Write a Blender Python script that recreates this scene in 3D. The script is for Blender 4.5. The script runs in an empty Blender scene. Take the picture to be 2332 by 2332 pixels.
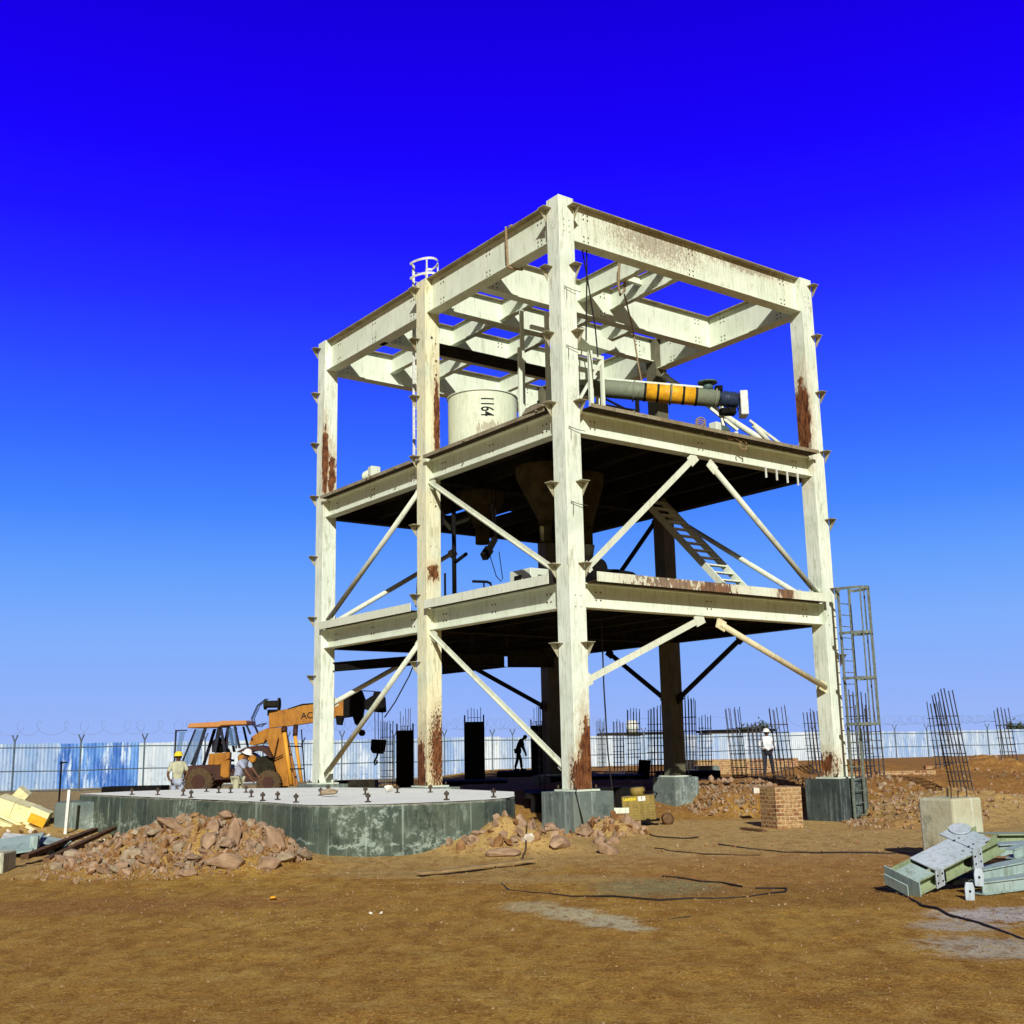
import bpy, bmesh, math, random
import numpy as np
from mathutils import Vector, Matrix, Euler, noise
random.seed(11)
SC = bpy.context.scene
COL = SC.collection
R = math.radians
# ------------------------------------------------------------------ camera
CAMH, FPX, PITCH, ROLL, W0 = 1.6, 2626.4, 0.20177, 0.01982, 2332.0
cam = bpy.data.cameras.new('camera')
cam.sensor_width = 36.0
cam.lens = 36.0*FPX/W0
cam.clip_start, cam.clip_end = 0.1, 6000
camo = bpy.data.objects.new('camera', cam)
COL.objects.link(camo)
camo.matrix_world = Matrix.Translation((0, 0, CAMH)) @ Euler((math.pi/2+PITCH, 0, 0)).to_matrix().to_4x4() @ Matrix.Rotation(-ROLL, 4, 'Z')
SC.camera = camo
# ------------------------------------------------------------------ world
SUN_EL = R(27.4)
w = bpy.data.worlds.new('World'); SC.world = w; w.use_nodes = True
nt = w.node_tree; N = nt.nodes; L = nt.links; N.clear()
out = N.new('ShaderNodeOutputWorld'); bg = N.new('ShaderNodeBackground')
L.new(bg.outputs[0], out.inputs[0]); bg.inputs[1].default_value = 1.0
tc = N.new('ShaderNodeTexCoord'); sp = N.new('ShaderNodeSeparateXYZ')
L.new(tc.outputs['Generated'], sp.inputs[0])
ramp = N.new('ShaderNodeValToRGB'); L.new(sp.outputs[2], ramp.inputs[0])
cr = ramp.color_ramp
K = 1.0
stops = [(0.0, (.34, .47, .88)), (.045, (.275, .435, .92)), (.10, (.205, .41, .94)), (.15, (.125, .34, .95)), (.20, (.06, .235, .96)),
         (.26, (.034, .135, .97)), (.32, (.024, .066, .98)), (.37, (.018, .026, .99)), (.42, (.013, .008, 1.0)), (.47, (.010, .002, .97)), (.53, (.009, 0, .82)),
         (.60, (.007, 0, .62)), (.66, (.003, .001, .12)), (1.0, (.003, .003, .03))]
while len(cr.elements) < len(stops): cr.elements.new(.5)
for e, (p, c) in zip(cr.elements, stops): e.position = p; e.color = (c[0]*K, c[1]*K, c[2]*K, 1)
sky = N.new('ShaderNodeTexSky'); sky.sky_type = 'NISHITA'; sky.sun_disc = False
sky.sun_elevation = SUN_EL; sky.sun_rotation = math.pi; sky.air_density = 1.0; sky.dust_density = 1.6
sm = N.new('ShaderNodeVectorMath'); sm.operation = 'SCALE'; L.new(sky.outputs[0], sm.inputs[0]); sm.inputs['Scale'].default_value = 0.016
mr = N.new('ShaderNodeMapRange'); mr.interpolation_type = 'SMOOTHSTEP'; L.new(sp.outputs[1], mr.inputs[0])
mr.inputs[1].default_value = .05; mr.inputs[2].default_value = .62
mx = N.new('ShaderNodeMix'); mx.data_type = 'RGBA'; L.new(mr.outputs[0], mx.inputs[0])
L.new(sm.outputs[0], mx.inputs[6]); L.new(ramp.outputs[0], mx.inputs[7]); L.new(mx.outputs[2], bg.inputs[0])
# ------------------------------------------------------------------ sun
sun = bpy.data.lights.new('sun', 'SUN'); sun.energy = 5.0; sun.angle = R(.5); sun.color = (1, .972, .91)
suno = bpy.data.objects.new('sun', sun); COL.objects.link(suno)
sd = Vector((-.055, .9985, 0)).normalized()*math.cos(SUN_EL)+Vector((0, 0, -math.sin(SUN_EL)))
suno.rotation_euler = sd.to_track_quat('-Z', 'Y').to_euler(); suno.location = (3, -30, 30)
SC.view_settings.view_transform = 'Standard'; SC.view_settings.look = 'None'
SC.view_settings.exposure = 0.05; SC.view_settings.gamma = 1
# ------------------------------------------------------------------ geometry helpers
def ray(x, y):
    r = ROLL; dx, dy = x-1166, y-1166
    X = (dx*math.cos(r)-dy*math.sin(r))/FPX; Y = (dx*math.sin(r)+dy*math.cos(r))/FPX
    cp, s = math.cos(PITCH), math.sin(PITCH)
    return X, cp+s*Y, s-cp*Y
def atz(x, y, z):
    r = ray(x, y); t = (z-CAMH)/r[2]; return Vector((r[0]*t, r[1]*t, z))
def atY(x, y, Y):
    r = ray(x, y); t = Y/r[1]; return Vector((r[0]*t, Y, r[2]*t+CAMH))
TH = 0.9312
U = Vector((-math.cos(TH), math.sin(TH), 0)); V = Vector((math.sin(TH), math.cos(TH), 0)); A0 = Vector((1.2456, 25.3778, 0))
def W(u, v, z): return A0+U*u+V*v+Vector((0, 0, z))
AB, AC, WD, S = 5.927, 11.878, 8.731, .462

def tag(o, label=None, cat=None, group=None, kind=None):
    if label: o['label'] = label
    if cat: o['category'] = cat
    if group: o['group'] = group
    if kind: o['kind'] = kind
    return o
def empty(name, loc=(0, 0, 0), rot=0, label=None, cat=None, group=None):
    o = bpy.data.objects.new(name, None); COL.objects.link(o); o.location = loc
    o.rotation_euler = rot if hasattr(rot, '__len__') else (0, 0, rot)
    o.empty_display_size = .2
    return tag(o, label, cat, group)

class MB:
    def __init__(s): s.v = []; s.f = []; s.mi = []; s.m = 0; s.sm = []; s.smooth = False; s.T = Matrix()
    def add(s, vs, fs):
        b = len(s.v)
        s.v += [s.T @ Vector(p) for p in vs]
        s.f += [tuple(b+i for i in f) for f in fs]; s.mi += [s.m]*len(fs); s.sm += [s.smooth]*len(fs); return s
    def box(s, a, b):
        x0, y0, z0 = [min(p, q) for p, q in zip(a, b)]; x1, y1, z1 = [max(p, q) for p, q in zip(a, b)]
        return s.add([(x0, y0, z0), (x1, y0, z0), (x1, y1, z0), (x0, y1, z0), (x0, y0, z1), (x1, y0, z1), (x1, y1, z1), (x0, y1, z1)],
                     [(0, 3, 2, 1), (4, 5, 6, 7), (0, 1, 5, 4), (1, 2, 6, 5), (2, 3, 7, 6), (3, 0, 4, 7)])
    def cbox(s, c, d): return s.box([c[i]-d[i]/2 for i in range(3)], [c[i]+d[i]/2 for i in range(3)])
    def frame(s, p, q, up=(0, 0, 1)):
        d = (Vector(q)-Vector(p)); ln = d.length; d.normalize(); up = Vector(up)
        if abs(d.dot(up)) > .98: up = Vector((0, 1, 0))
        x = d.cross(up).normalized(); y = x.cross(d).normalized(); return d, x, y, ln
    def bar(s, p, q, a, b, up=(0, 0, 1), taper=1):
        d, x, y, ln = s.frame(p, q, up); p = Vector(p); q = Vector(q); vs = []
        for c, t in ((p, 1), (q, taper)):
            for i, j in ((-1, -1), (1, -1), (1, 1), (-1, 1)): vs.append(c+x*(a/2*i*t)+y*(b/2*j*t))
        return s.add(vs, [(0, 3, 2, 1), (4, 5, 6, 7), (0, 1, 5, 4), (1, 2, 6, 5), (2, 3, 7, 6), (3, 0, 4, 7)])
    def angle(s, p, q, a, t=.012, up=(0, 0, 1)):
        d, x, y, ln = s.frame(p, q, up); p = Vector(p); q = Vector(q)
        s.bar(p+x*a/2, q+x*a/2, a, t, up); s.bar(p+y*(a/2+t/2), q+y*(a/2+t/2), t, a, up); return s
    def tube(s, p, q, r, n=10, r2=None, cap=True):
        d, x, y, ln = s.frame(p, q); p = Vector(p); q = Vector(q); vs = []; r2 = r if r2 is None else r2
        for c, rr in ((p, r), (q, r2)):
            for i in range(n):
                a = 2*math.pi*i/n; vs.append(c+x*(rr*math.cos(a))+y*(rr*math.sin(a)))
        sm_ = s.smooth; s.smooth = n > 6
        s.add(vs, [(i, (i+1) % n, n+(i+1) % n, n+i) for i in range(n)]); s.smooth = False
        if cap:
            b = len(s.v)-2*n; s.f += [tuple(b+i for i in range(n-1, -1, -1)), tuple(b+n+i for i in range(n))]; s.mi += [s.m]*2; s.sm += [False]*2
        s.smooth = sm_; return s
    def path(s, pts, r, n=6):
        pts = [Vector(p) for p in pts]; vs = []; k = len(pts)
        for i, p in enumerate(pts):
            d = (pts[min(i+1, k-1)]-pts[max(i-1, 0)]).normalized(); up = Vector((0, 0, 1)) if abs(d.z) < .95 else Vector((0, 1, 0))
            x = d.cross(up).normalized(); y = x.cross(d)
            for j in range(n):
                a = 2*math.pi*j/n; vs.append(p+x*(r*math.cos(a))+y*(r*math.sin(a)))
        sm_ = s.smooth; s.smooth = True
        s.add(vs, [(i*n+j, i*n+(j+1) % n, (i+1)*n+(j+1) % n, (i+1)*n+j) for i in range(k-1) for j in range(n)]); s.smooth = sm_; return s
    def lathe(s, c, prof, n=24, axis='Z', close=True, smooth=True):
        c = Vector(c); vs = []
        for r, h in prof:
            for i in range(n):
                a = 2*math.pi*i/n; x, y = r*math.cos(a), r*math.sin(a)
                vs.append(c+(Vector((x, y, h)) if axis == 'Z' else Vector((h, x, y)) if axis == 'X' else Vector((x, h, y))))
        k = len(prof); sm_ = s.smooth; s.smooth = smooth
        s.add(vs, [(i*n+j, i*n+(j+1) % n, (i+1)*n+(j+1) % n, (i+1)*n+j) for i in range(k-1) for j in range(n)]); s.smooth = False
        b = len(s.v)-k*n
        if close: s.f += [tuple(b+i for i in range(n-1, -1, -1)), tuple(b+(k-1)*n+i for i in range(n))]; s.mi += [s.m]*2; s.sm += [False]*2
        s.smooth = sm_; return s
    def prism(s, poly, a, b, axis='Y'):
        def P(x, y, h): return (x, h, y) if axis == 'Y' else (x, y, h) if axis == 'Z' else (h, x, y)
        n = len(poly); s.add([P(x, y, a) for x, y in poly]+[P(x, y, b) for x, y in poly],
              [tuple(range(n)), tuple(range(2*n-1, n-1, -1))]+[(i, n+i, n+(i+1) % n, (i+1) % n) for i in range(n)]); return s
    def build(s, name, mats, parent=None, loc=None, rot=None, recalc=True):
        me = bpy.data.meshes.new(name); me.from_pydata([tuple(p) for p in s.v], [], s.f)
        if not isinstance(mats, (list, tuple)): mats = [mats]
        for m in mats: me.materials.append(m)
        me.polygons.foreach_set('material_index', s.mi); me.polygons.foreach_set('use_smooth', s.sm)
        if recalc:
            bm = bmesh.new(); bm.from_mesh(me); bmesh.ops.recalc_face_normals(bm, faces=bm.faces); bm.to_mesh(me); bm.free()
        me.update()
        o = bpy.data.objects.new(name, me); COL.objects.link(o)
        if parent: o.parent = parent
        if loc is not None: o.location = loc
        if rot is not None: o.rotation_euler = rot
        return o
def bevel(o, wd=.01, seg=1):
    bm = bmesh.new(); bm.from_mesh(o.data)
    bmesh.ops.bevel(bm, geom=[e for e in bm.edges if e.calc_face_angle(0) > .5], offset=wd, segments=seg, affect='EDGES', profile=.5)
    bm.to_mesh(o.data); bm.free(); return o
# ------------------------------------------------------------------ materials
def mat(name): m = bpy.data.materials.new(name); m.use_nodes = True; return m
class NG:
    def __init__(s, name):
        s.m = mat(name); s.t = s.m.node_tree; s.b = s.t.nodes['Principled BSDF']; s.L = s.t.links
        s.tc = s.t.nodes.new('ShaderNodeTexCoord')
    def n(s, k, **kw):
        n = s.t.nodes.new(k)
        for a, b in kw.items(): setattr(n, a, b)
        return n
    def lk(s, a, b): s.L.new(a, b)
    def coord(s, which='Object', scale=(1, 1, 1)):
        mp = s.n('ShaderNodeMapping'); s.lk(s.tc.outputs[which], mp.inputs[0]); mp.inputs['Scale'].default_value = scale; return mp.outputs[0]
    def geo(s, scale=(1, 1, 1)):
        g = s.n('ShaderNodeNewGeometry'); mp = s.n('ShaderNodeMapping'); s.lk(g.outputs['Position'], mp.inputs[0]); mp.inputs['Scale'].default_value = scale; return mp.outputs[0]
    def noise(s, vec, scale=5, detail=5, rough=.6, out=0):
        n = s.n('ShaderNodeTexNoise'); s.lk(vec, n.inputs['Vector']); n.inputs['Scale'].default_value = scale
        n.inputs['Detail'].default_value = detail; n.inputs['Roughness'].default_value = rough; return n.outputs[out]
    def rng(s, v, a, b, c=0., d=1., smooth=False):
        m = s.n('ShaderNodeMapRange'); s.lk(v, m.inputs[0])
        if smooth: m.interpolation_type = 'SMOOTHSTEP'
        for i, x in enumerate((a, b, c, d)): m.inputs[i+1].default_value = x
        return m.outputs[0]
    def math(s, op, a, b=0.):
        m = s.n('ShaderNodeMath', operation=op)
        for i, x in enumerate((a, b)):
            if isinstance(x, (int, float)): m.inputs[i].default_value = x
            else: s.lk(x, m.inputs[i])
        return m.outputs[0]
    def mix(s, f, a, b, mode='MIX'):
        m = s.n('ShaderNodeMix', data_type='RGBA'); m.blend_type = mode
        for i, x in ((0, f), (6, a), (7, b)):
            if isinstance(x, (int, float)): m.inputs[i].default_value = x
            elif isinstance(x, tuple): m.inputs[i].default_value = (*x, 1)
            else: s.lk(x, m.inputs[i])
        return m.outputs[2]
    def ell(s, vec, c, r, nz=None, amp=.5, soft=.25):
        a = s.n('ShaderNodeVectorMath', operation='SUBTRACT'); s.lk(vec, a.inputs[0]); a.inputs[1].default_value = c
        b = s.n('ShaderNodeVectorMath', operation='DIVIDE'); s.lk(a.outputs[0], b.inputs[0]); b.inputs[1].default_value = r
        l = s.n('ShaderNodeVectorMath', operation='LENGTH'); s.lk(b.outputs[0], l.inputs[0]); d = l.outputs['Value']
        if nz is not None: d = s.math('ADD', d, s.math('MULTIPLY', s.math('SUBTRACT', nz, .5), amp*2))
        return s.rng(d, 1-soft, 1+soft, 1, 0, True)
    def bump(s, h, strength=.3, dist=.02):
        b = s.n('ShaderNodeBump'); s.lk(h, b.inputs['Height']); b.inputs['Strength'].default_value = strength; b.inputs['Distance'].default_value = dist
        s.lk(b.outputs[0], s.b.inputs['Normal'])
    def fin(s, col, rough=.7, metal=0.):
        if isinstance(col, tuple): s.b.inputs['Base Color'].default_value = (*col, 1)
        else: s.lk(col, s.b.inputs['Base Color'])
        if isinstance(rough, (int, float)): s.b.inputs['Roughness'].default_value = rough
        else: s.lk(rough, s.b.inputs['Roughness'])
        s.b.inputs['Metallic'].default_value = metal; s.b.inputs['Specular IOR Level'].default_value = .2 if rough != .95 and rough != .85 else .03
        return s.m
def paint(name, col=(.70, .76, .62), blobs=(), dirt=.35, speck=.5, tint=(.50, .58, .42), rough=.6):
    g = NG(name); c = g.coord(); st = g.coord(scale=(9, 9, .7))
    n1 = g.noise(c, 1.3, 5); n2 = g.noise(st, 2.2, 6, .65); n3 = g.noise(c, 26, 4, .7)
    base = g.mix(g.rng(n1, .42, .68, 0, dirt), col, tint)
    base = g.mix(g.rng(n2, .50, .66, 0, dirt*.9), base, (col[0]*.50, col[1]*.48, col[2]*.36))
    base = g.mix(g.rng(g.noise(g.coord(scale=(1, 1, .3)), 5, 6, .7), .56, .66, 0, dirt), base, (col[0]*.42, col[1]*.40, col[2]*.28))
    sp_ = g.math('MULTIPLY', g.rng(n3, .60, .66), g.rng(g.noise(c, 2.1, 3), .5, .62, 0, speck))
    base = g.mix(sp_, base, (.10, .05, .022))
    rust = None
    for b in blobs:
        hl = g.ell(c, b[0], tuple(x*1.5 for x in b[1]), g.noise(g.coord(scale=(1, 1, .4)), 14, 5, .7), 1.2, .5)
        base = g.mix(g.math('MULTIPLY', hl, .5 if len(b) < 5 else b[4]*.35), base, (.44, .30, .14))
    for b in blobs:
        e = g.ell(c, b[0], b[1], g.noise(g.coord(scale=(1, 1, .45)), b[2] if len(b) > 2 else 9, 5, .7), b[3] if len(b) > 3 else 1.1, .12)
        if len(b) > 4: e = g.math('MULTIPLY', e, b[4])
        rust = e if rust is None else g.math('MAXIMUM', rust, e)
    if rust is not None:
        rc = g.mix(g.rng(g.noise(g.coord(scale=(1, 1, .25)), 16, 5, .7), .38, .62), (.045, .013, .006), (.22, .085, .03))
        base = g.mix(rust, base, rc)
    g.bump(g.math('ADD', n3, n2), .18, .01)
    return g.fin(base, rough)
def simple(name, col, col2=None, scale=6, rough=.75, metal=0, bump=.2, stretch=(1, 1, 1), lo=.4, hi=.65):
    g = NG(name); c = g.coord(scale=stretch); n = g.noise(c, scale, 6, .65)
    if col2 is None: col2 = tuple(x*.62 for x in col)
    g.bump(n, bump, .012); return g.fin(g.mix(g.rng(n, lo, hi), col, col2), rough, metal)
M = {}
M['paint'] = paint('cream_paint')
M['paint_worn'] = paint('worn_cream_paint', blobs=[((3.3, .2, 14.15), (1.2, 1, .36), 30, 3.4, .5), ((6.8, .2, 14.35), (1.3, 1, .14), 16, 2.5, .5)], dirt=.5, speck=.9)
M['pale'] = paint('pale_grey_paint', (.62, .68, .56), dirt=.3, speck=.6, tint=(.42, .5, .42))
M['brace'] = paint('brace_paint', (.66, .70, .56), dirt=.35, speck=.7, tint=(.42, .46, .36))
M['bracket'] = paint('shaded_bracket_paint', (.40, .38, .26), dirt=.8, speck=1, tint=(.2, .15, .08))  # shadowed look of the brackets mixed into the paint, along with dirt
M['rust_edge'] = paint('rusty_plate_edge', (.30, .27, .18), dirt=.7, speck=1, tint=(.16, .10, .05))
M['fascia'] = paint('pale_edge_plate', (.70, .74, .60), blobs=[((4.4, -.25, 5.3), (.6, .4, .3), 9, 2.2, .9), ((6.9, -.25, 5.3), (.3, .4, .3), 9, 1.5, .9), ((2.8, -.25, 5.3), (.9, .4, .3), 12, 3.2, .8)], speck=1)
M['deck'] = simple('chequer_deck_plate', (.06, .045, .03), (.03, .022, .016), 5, .85)
M['under'] = simple('shade_dark_steel', (.028, .026, .017), (.015, .013, .009), 4, .85)  # near black: the shade under the floors is put into this colour
M['dark'] = simple('oily_and_shaded_steel', (.012, .011, .010), (.006, .006, .005), 8, .85)  # oil-dark steel, blackened further to carry the shade in and behind the tower
M['rebar'] = simple('rebar_steel', (.05, .052, .06), (.03, .022, .02), 14, .7)
M['cable'] = simple('black_cable_rubber', (.02, .014, .012), (.012, .01, .01), 9, .6)
M['rope'] = simple('hemp_rope', (.34, .25, .14), (.18, .12, .06), 30, .9)
M['galv'] = simple('galvanised_ladder_steel', (.17, .205, .17), (.09, .10, .08), 10, .55)
M['bolt'] = simple('rusty_bolt_steel', (.045, .04, .03), (.08, .04, .02), 18, .6)
M['black'] = simple('black_marking_paint', (.01, .012, .012), None, 12, .7)
M['wood'] = simple('weathered_timber', (.36, .25, .12), (.2, .13, .06), 5, .85, stretch=(1, 1, 8))
M['wooddark'] = simple('dirty_timber', (.16, .09, .045), (.08, .045, .025), 5, .85)
M['yellow'] = simple('yellow_paint', (.80, .42, .02), (.55, .26, .015), 7, .45)
M['screw'] = paint('conveyor_paint', (.20, .23, .16), dirt=.6, speck=1, tint=(.2, .24, .17))
M['orange'] = paint('orange_machine_paint', (.38, .165, .018), dirt=.85, speck=.9, tint=(.26, .09, .015), rough=.45)
M['orange_lt'] = paint('orange_roof_paint', (.46, .22, .07), dirt=.4, speck=.5, tint=(.5, .16, .03), rough=.5)
M['ramy'] = paint('yellow_cylinder_paint', (.66, .32, .04), dirt=.3, speck=.6, tint=(.6, .26, .03), rough=.4)
M['maroon'] = simple('dark_maroon_chassis', (.055, .018, .01), (.03, .014, .01), 8, .6)
M['tyre'] = simple('dusty_tyre', (.10, .065, .035), (.05, .035, .02), 12, .95)
M['motor'] = simple('green_grey_motor', (.09, .15, .13), (.05, .07, .07), 9, .5)
M['motorblue'] = simple('dark_blue_motor', (.03, .05, .10), (.02, .025, .04), 9, .45)
M['white'] = simple('white_plate_paint', (.72, .74, .68), (.5, .5, .44), 7, .5)
M['brass'] = paint('welder_olive_paint', (.26, .19, .045), dirt=.6, speck=.9, tint=(.14, .10, .035))
M['pink'] = simple('red_tag', (.5, .15, .10), None, 9)
M['skin'] = simple('brown_skin', (.13, .06, .03), (.09, .04, .02), 9, .6, bump=.05)
M['cloth_cream'] = simple('cream_cloth', (.46, .46, .32), (.30, .30, .20), 5, .9)
M['cloth_white'] = simple('white_cloth', (.72, .74, .74), (.5, .53, .56), 5, .9)
M['cloth_pale'] = simple('pale_blue_cloth', (.36, .40, .50), (.25, .29, .38), 5, .9)
M['cloth_dark'] = simple('dark_cloth', (.022, .024, .035), (.012, .013, .02), 6, .9)
M['cloth_black'] = simple('black_cloth', (.008, .008, .008), None, 6, .85)
M['hat_yellow'] = simple('yellow_helmet', (.85, .62, .04), (.7, .45, .03), 4, .4, bump=0)
M['hat_white'] = simple('white_helmet', (.82, .82, .78), None, 4, .4, bump=0)
M['steel_pale'] = paint('blue_grey_primed_steel', (.33, .43, .41), dirt=.6, speck=.9, tint=(.18, .28, .25))
M['steel_blue'] = paint('pale_blue_steel_plate', (.44, .50, .56), dirt=.6, speck=.9, tint=(.25, .33, .38))
M['steel_green'] = paint('pale_green_steel_plate', (.29, .35, .20), dirt=.6, speck=.8, tint=(.16, .24, .15))
M['steel_cream'] = paint('cream_scrap_steel', (.78, .74, .42), dirt=.4, speck=.8, tint=(.62, .55, .22))
def conc(name, a, b, pale, streak=True, water=None):
    g = NG(name); c = g.geo(); st = g.geo((3.2, 3.2, .35)); n1 = g.noise(c, 1.1, 6, .65); n2 = g.noise(st, 2.0, 6, .7); n3 = g.noise(c, 16, 5, .7)
    col = g.mix(g.rng(n1, .38, .64), a, b)
    if streak: col = g.mix(g.rng(n2, .54, .72, 0, .75), col, pale)
    col = g.mix(g.rng(n3, .58, .74, 0, .5), col, tuple(x*.45 for x in a))
    if streak:
        ss = g.n('ShaderNodeSeparateXYZ'); g.lk(c, ss.inputs[0]); wx = g.math('ADD', g.math('MULTIPLY', ss.outputs[0], 1.7), g.math('MULTIPLY', ss.outputs[1], .35))
        fr = g.math('ABSOLUTE', g.math('SUBTRACT', g.math('FRACT', wx), .5)); seam = g.math('MULTIPLY', g.rng(fr, .0, .03, 1, 0), g.rng(n2, .42, .56))
        col = g.mix(g.math('MULTIPLY', seam, .8), col, pale)
        col = g.mix(g.rng(g.noise(g.geo((1, 1, .7)), 2.6, 6, .75), .54, .64, 0, .7), col, tuple(x*.45 for x in a))
        eff = g.math('MULTIPLY', g.rng(g.noise(c, .7, 3), .52, .60), g.rng(g.noise(c, 7, 6, .8), .5, .58)); col = g.mix(g.math('MULTIPLY', eff, .75), col, pale)
    if water:
        s_ = g.n('ShaderNodeSeparateXYZ'); s1 = g.n('ShaderNodeNewGeometry'); g.lk(s1.outputs['Position'], s_.inputs[0])
        z = g.math('ADD', s_.outputs[2], g.math('MULTIPLY', g.noise(c, .9, 6, .75), .75))
        ln = g.math('MULTIPLY', g.rng(z, water-.03, water), g.rng(z, water, water+.03, 1, 0))
        col = g.mix(g.math('MULTIPLY', ln, g.rng(g.noise(c, 5, 4), .4, .6)), col, pale)
        col = g.mix(g.math('MULTIPLY', g.rng(g.math('ADD', s_.outputs[2], g.math('MULTIPLY', n3, .1)), .77, .81), .6), col, (.36, .36, .30))
    g.bump(g.math('ADD', n3, n1), .5, .02); return g.fin(col, .9)
M['conc_dark'] = conc('damp_green_concrete', (.05, .072, .058), (.10, .12, .085), (.30, .37, .31), water=.55)
M['conc_ped'] = conc('pedestal_concrete', (.10, .135, .125), (.17, .20, .17), (.36, .44, .40))
M['conc_black'] = conc('bitumen_stained_concrete', (.028, .036, .036), (.06, .075, .07), (.2, .25, .24))
M['conc_top'] = conc('slab_top_concrete', (.86, .88, .80), (.76, .78, .70), (.88, .9, .86), False)
M['conc_pale'] = conc('lime_washed_concrete', (.50, .52, .38), (.40, .36, .22), (.60, .64, .56))
M['rock'] = simple('reddish_stone', (.35, .235, .15), (.19, .12, .07), 3, .9, bump=.6)
M['rock_pink'] = simple('pinkish_stone', (.37, .25, .155), (.23, .14, .08), 3, .9, bump=.6)
M['rock_grey'] = simple('grey_stone', (.35, .28, .19), (.22, .155, .09), 3, .9, bump=.6)
M['rock_white'] = simple('white_stone', (.72, .68, .58), (.52, .46, .36), 3, .9, bump=.5)
M['soil'] = simple('heaped_soil', (.31, .185, .085), (.16, .07, .025), 4, .95, bump=.7)
def brickmat():
    g = NG('brick_masonry'); c = g.coord(scale=(1, 1, 1))
    sx = g.n('ShaderNodeSeparateXYZ'); g.lk(c, sx.inputs[0]); cb = g.n('ShaderNodeCombineXYZ'); wv = g.math('MULTIPLY', g.noise(g.geo(), 6, 4, .7), .05); g.lk(g.math('ADD', g.math('ADD', sx.outputs[0], sx.outputs[1]), wv), cb.inputs[0]); g.lk(g.math('ADD', sx.outputs[2], g.math('MULTIPLY', g.noise(g.geo(), 4, 4, .7, 0), .06)), cb.inputs[1])
    b = g.n('ShaderNodeTexBrick'); g.lk(cb.outputs[0], b.inputs['Vector']); b.inputs['Scale'].default_value = 1
    b.inputs['Brick Width'].default_value = .23; b.inputs['Row Height'].default_value = .095; b.inputs['Mortar Size'].default_value = .022; b.inputs['Mortar Smooth'].default_value = .4
    b.inputs['Color1'].default_value = (.32, .115, .045, 1); b.inputs['Color2'].default_value = (.17, .065, .03, 1); b.inputs['Mortar'].default_value = (.44, .33, .18, 1)
    n = g.noise(g.geo(), 3.0, 5); col = g.mix(g.rng(n, .44, .58, 0, .75), b.outputs['Color'], (.46, .32, .15)); col = g.mix(g.rng(g.noise(g.geo(), 14, 5, .75), .5, .62, 0, .7), col, (.16, .08, .04))
    g.bump(g.math('SUBTRACT', g.math('MULTIPLY', g.noise(g.geo(), 20, 3), .3), b.outputs['Fac']), .8, .02); return g.fin(col, .92)
M['brick'] = brickmat()
def glass():
    g = NG('cab_glass'); m = g.fin((.10, .18, .32), .05); g.b.inputs['Alpha'].default_value = .45; return m
M['glass'] = glass()
def sheetmat(name, a, b, pale):
    g = NG(name); st = g.geo((1.2, 1.2, .25)); n = g.noise(st, 1.6, 5, .65); n2 = g.noise(g.geo((1.3, 1.3, .22)), 1.4, 6, .7); n3 = g.noise(g.geo((1, 1, .6)), 3, 5, .7)
    col = g.mix(g.rng(n, .42, .58), a, b); col = g.mix(g.rng(n2, .52, .62, 0, .85), col, pale); col = g.mix(g.rng(n3, .56, .66, 0, .45), col, tuple(x*.5 for x in a)); return g.fin(col, .5)
M['sheet_blue'] = sheetmat('blue_corrugated_sheet', (.04, .13, .44), (.12, .28, .62), (.55, .68, .80))
M['sheet_mid'] = sheetmat('weathered_blue_sheet', (.22, .34, .56), (.34, .44, .60), (.55, .62, .70))
M['sheet_white'] = sheetmat('white_sheet', (.52, .59, .64), (.42, .50, .58), (.62, .66, .68))
M['sheet_pale'] = sheetmat('pale_sheet', (.28, .38, .54), (.40, .49, .60), (.54, .60, .66))
# ------------------------------------------------------------------ ground
SLAB = [(-9.95, 26.9), (-7.1, 23.55), (-5.5, 21.75), (-4.3, 20.35), (-3.75, 19.5), (-3.35, 19.0), (-2.8, 18.72), (-2.1, 18.78), (-1.2, 19.15), (-.55, 19.6), (-.2, 20.1), (-.05, 20.8), (-.07, 22.9), (-1.4, 25.2), (-4.4, 28.0), (-7.8, 28.8), (-9.2, 28.0)]
def inslab(x, y, m=.1):
    c = False; n_ = len(SLAB)
    for i in range(n_):
        (x0, y0), (x1, y1) = SLAB[i], SLAB[(i+1) % n_]
        if (y0 > y) != (y1 > y) and x < (x1-x0)*(y-y0)/(y1-y0)+x0: c = not c
    return c
def smooth(a, b, x): t = min(1, max(0, (x-a)/(b-a))); return t*t*(3-2*t)
MOUNDS = [(-4.95, 17.75, 1.65, 1.2, .66), (-3.7, 17.1, .8, .8, .25), (-.35, 19.6, 1.1, .75, .42), (.35, 19.3, .8, .6, .15), (1.75, 22.5, .6, .5, .34),
          (-10.9, 26.5, 1.3, 1.2, .35), (5.75, 16.5, .38, .3, .24), (6.3, 34.0, 1.2, 1.0, .22), (7.9, 34.5, 1.6, 1.1, .2), (11.6, 30.5, 2.0, 2.6, .35),
          (9.3, 27.3, 1.1, 1.4, .38), (16, 40, 2.2, 1.2, .5), (13, 48, 2.4, 1.5, .55), (20, 44, 3, 1.5, .3), (2.2, 33.6, 1.0, .7, .35), (14.5, 52, 3, 1.5, .5), (1.9, 29.6, .7, .5, .3)]
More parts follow.
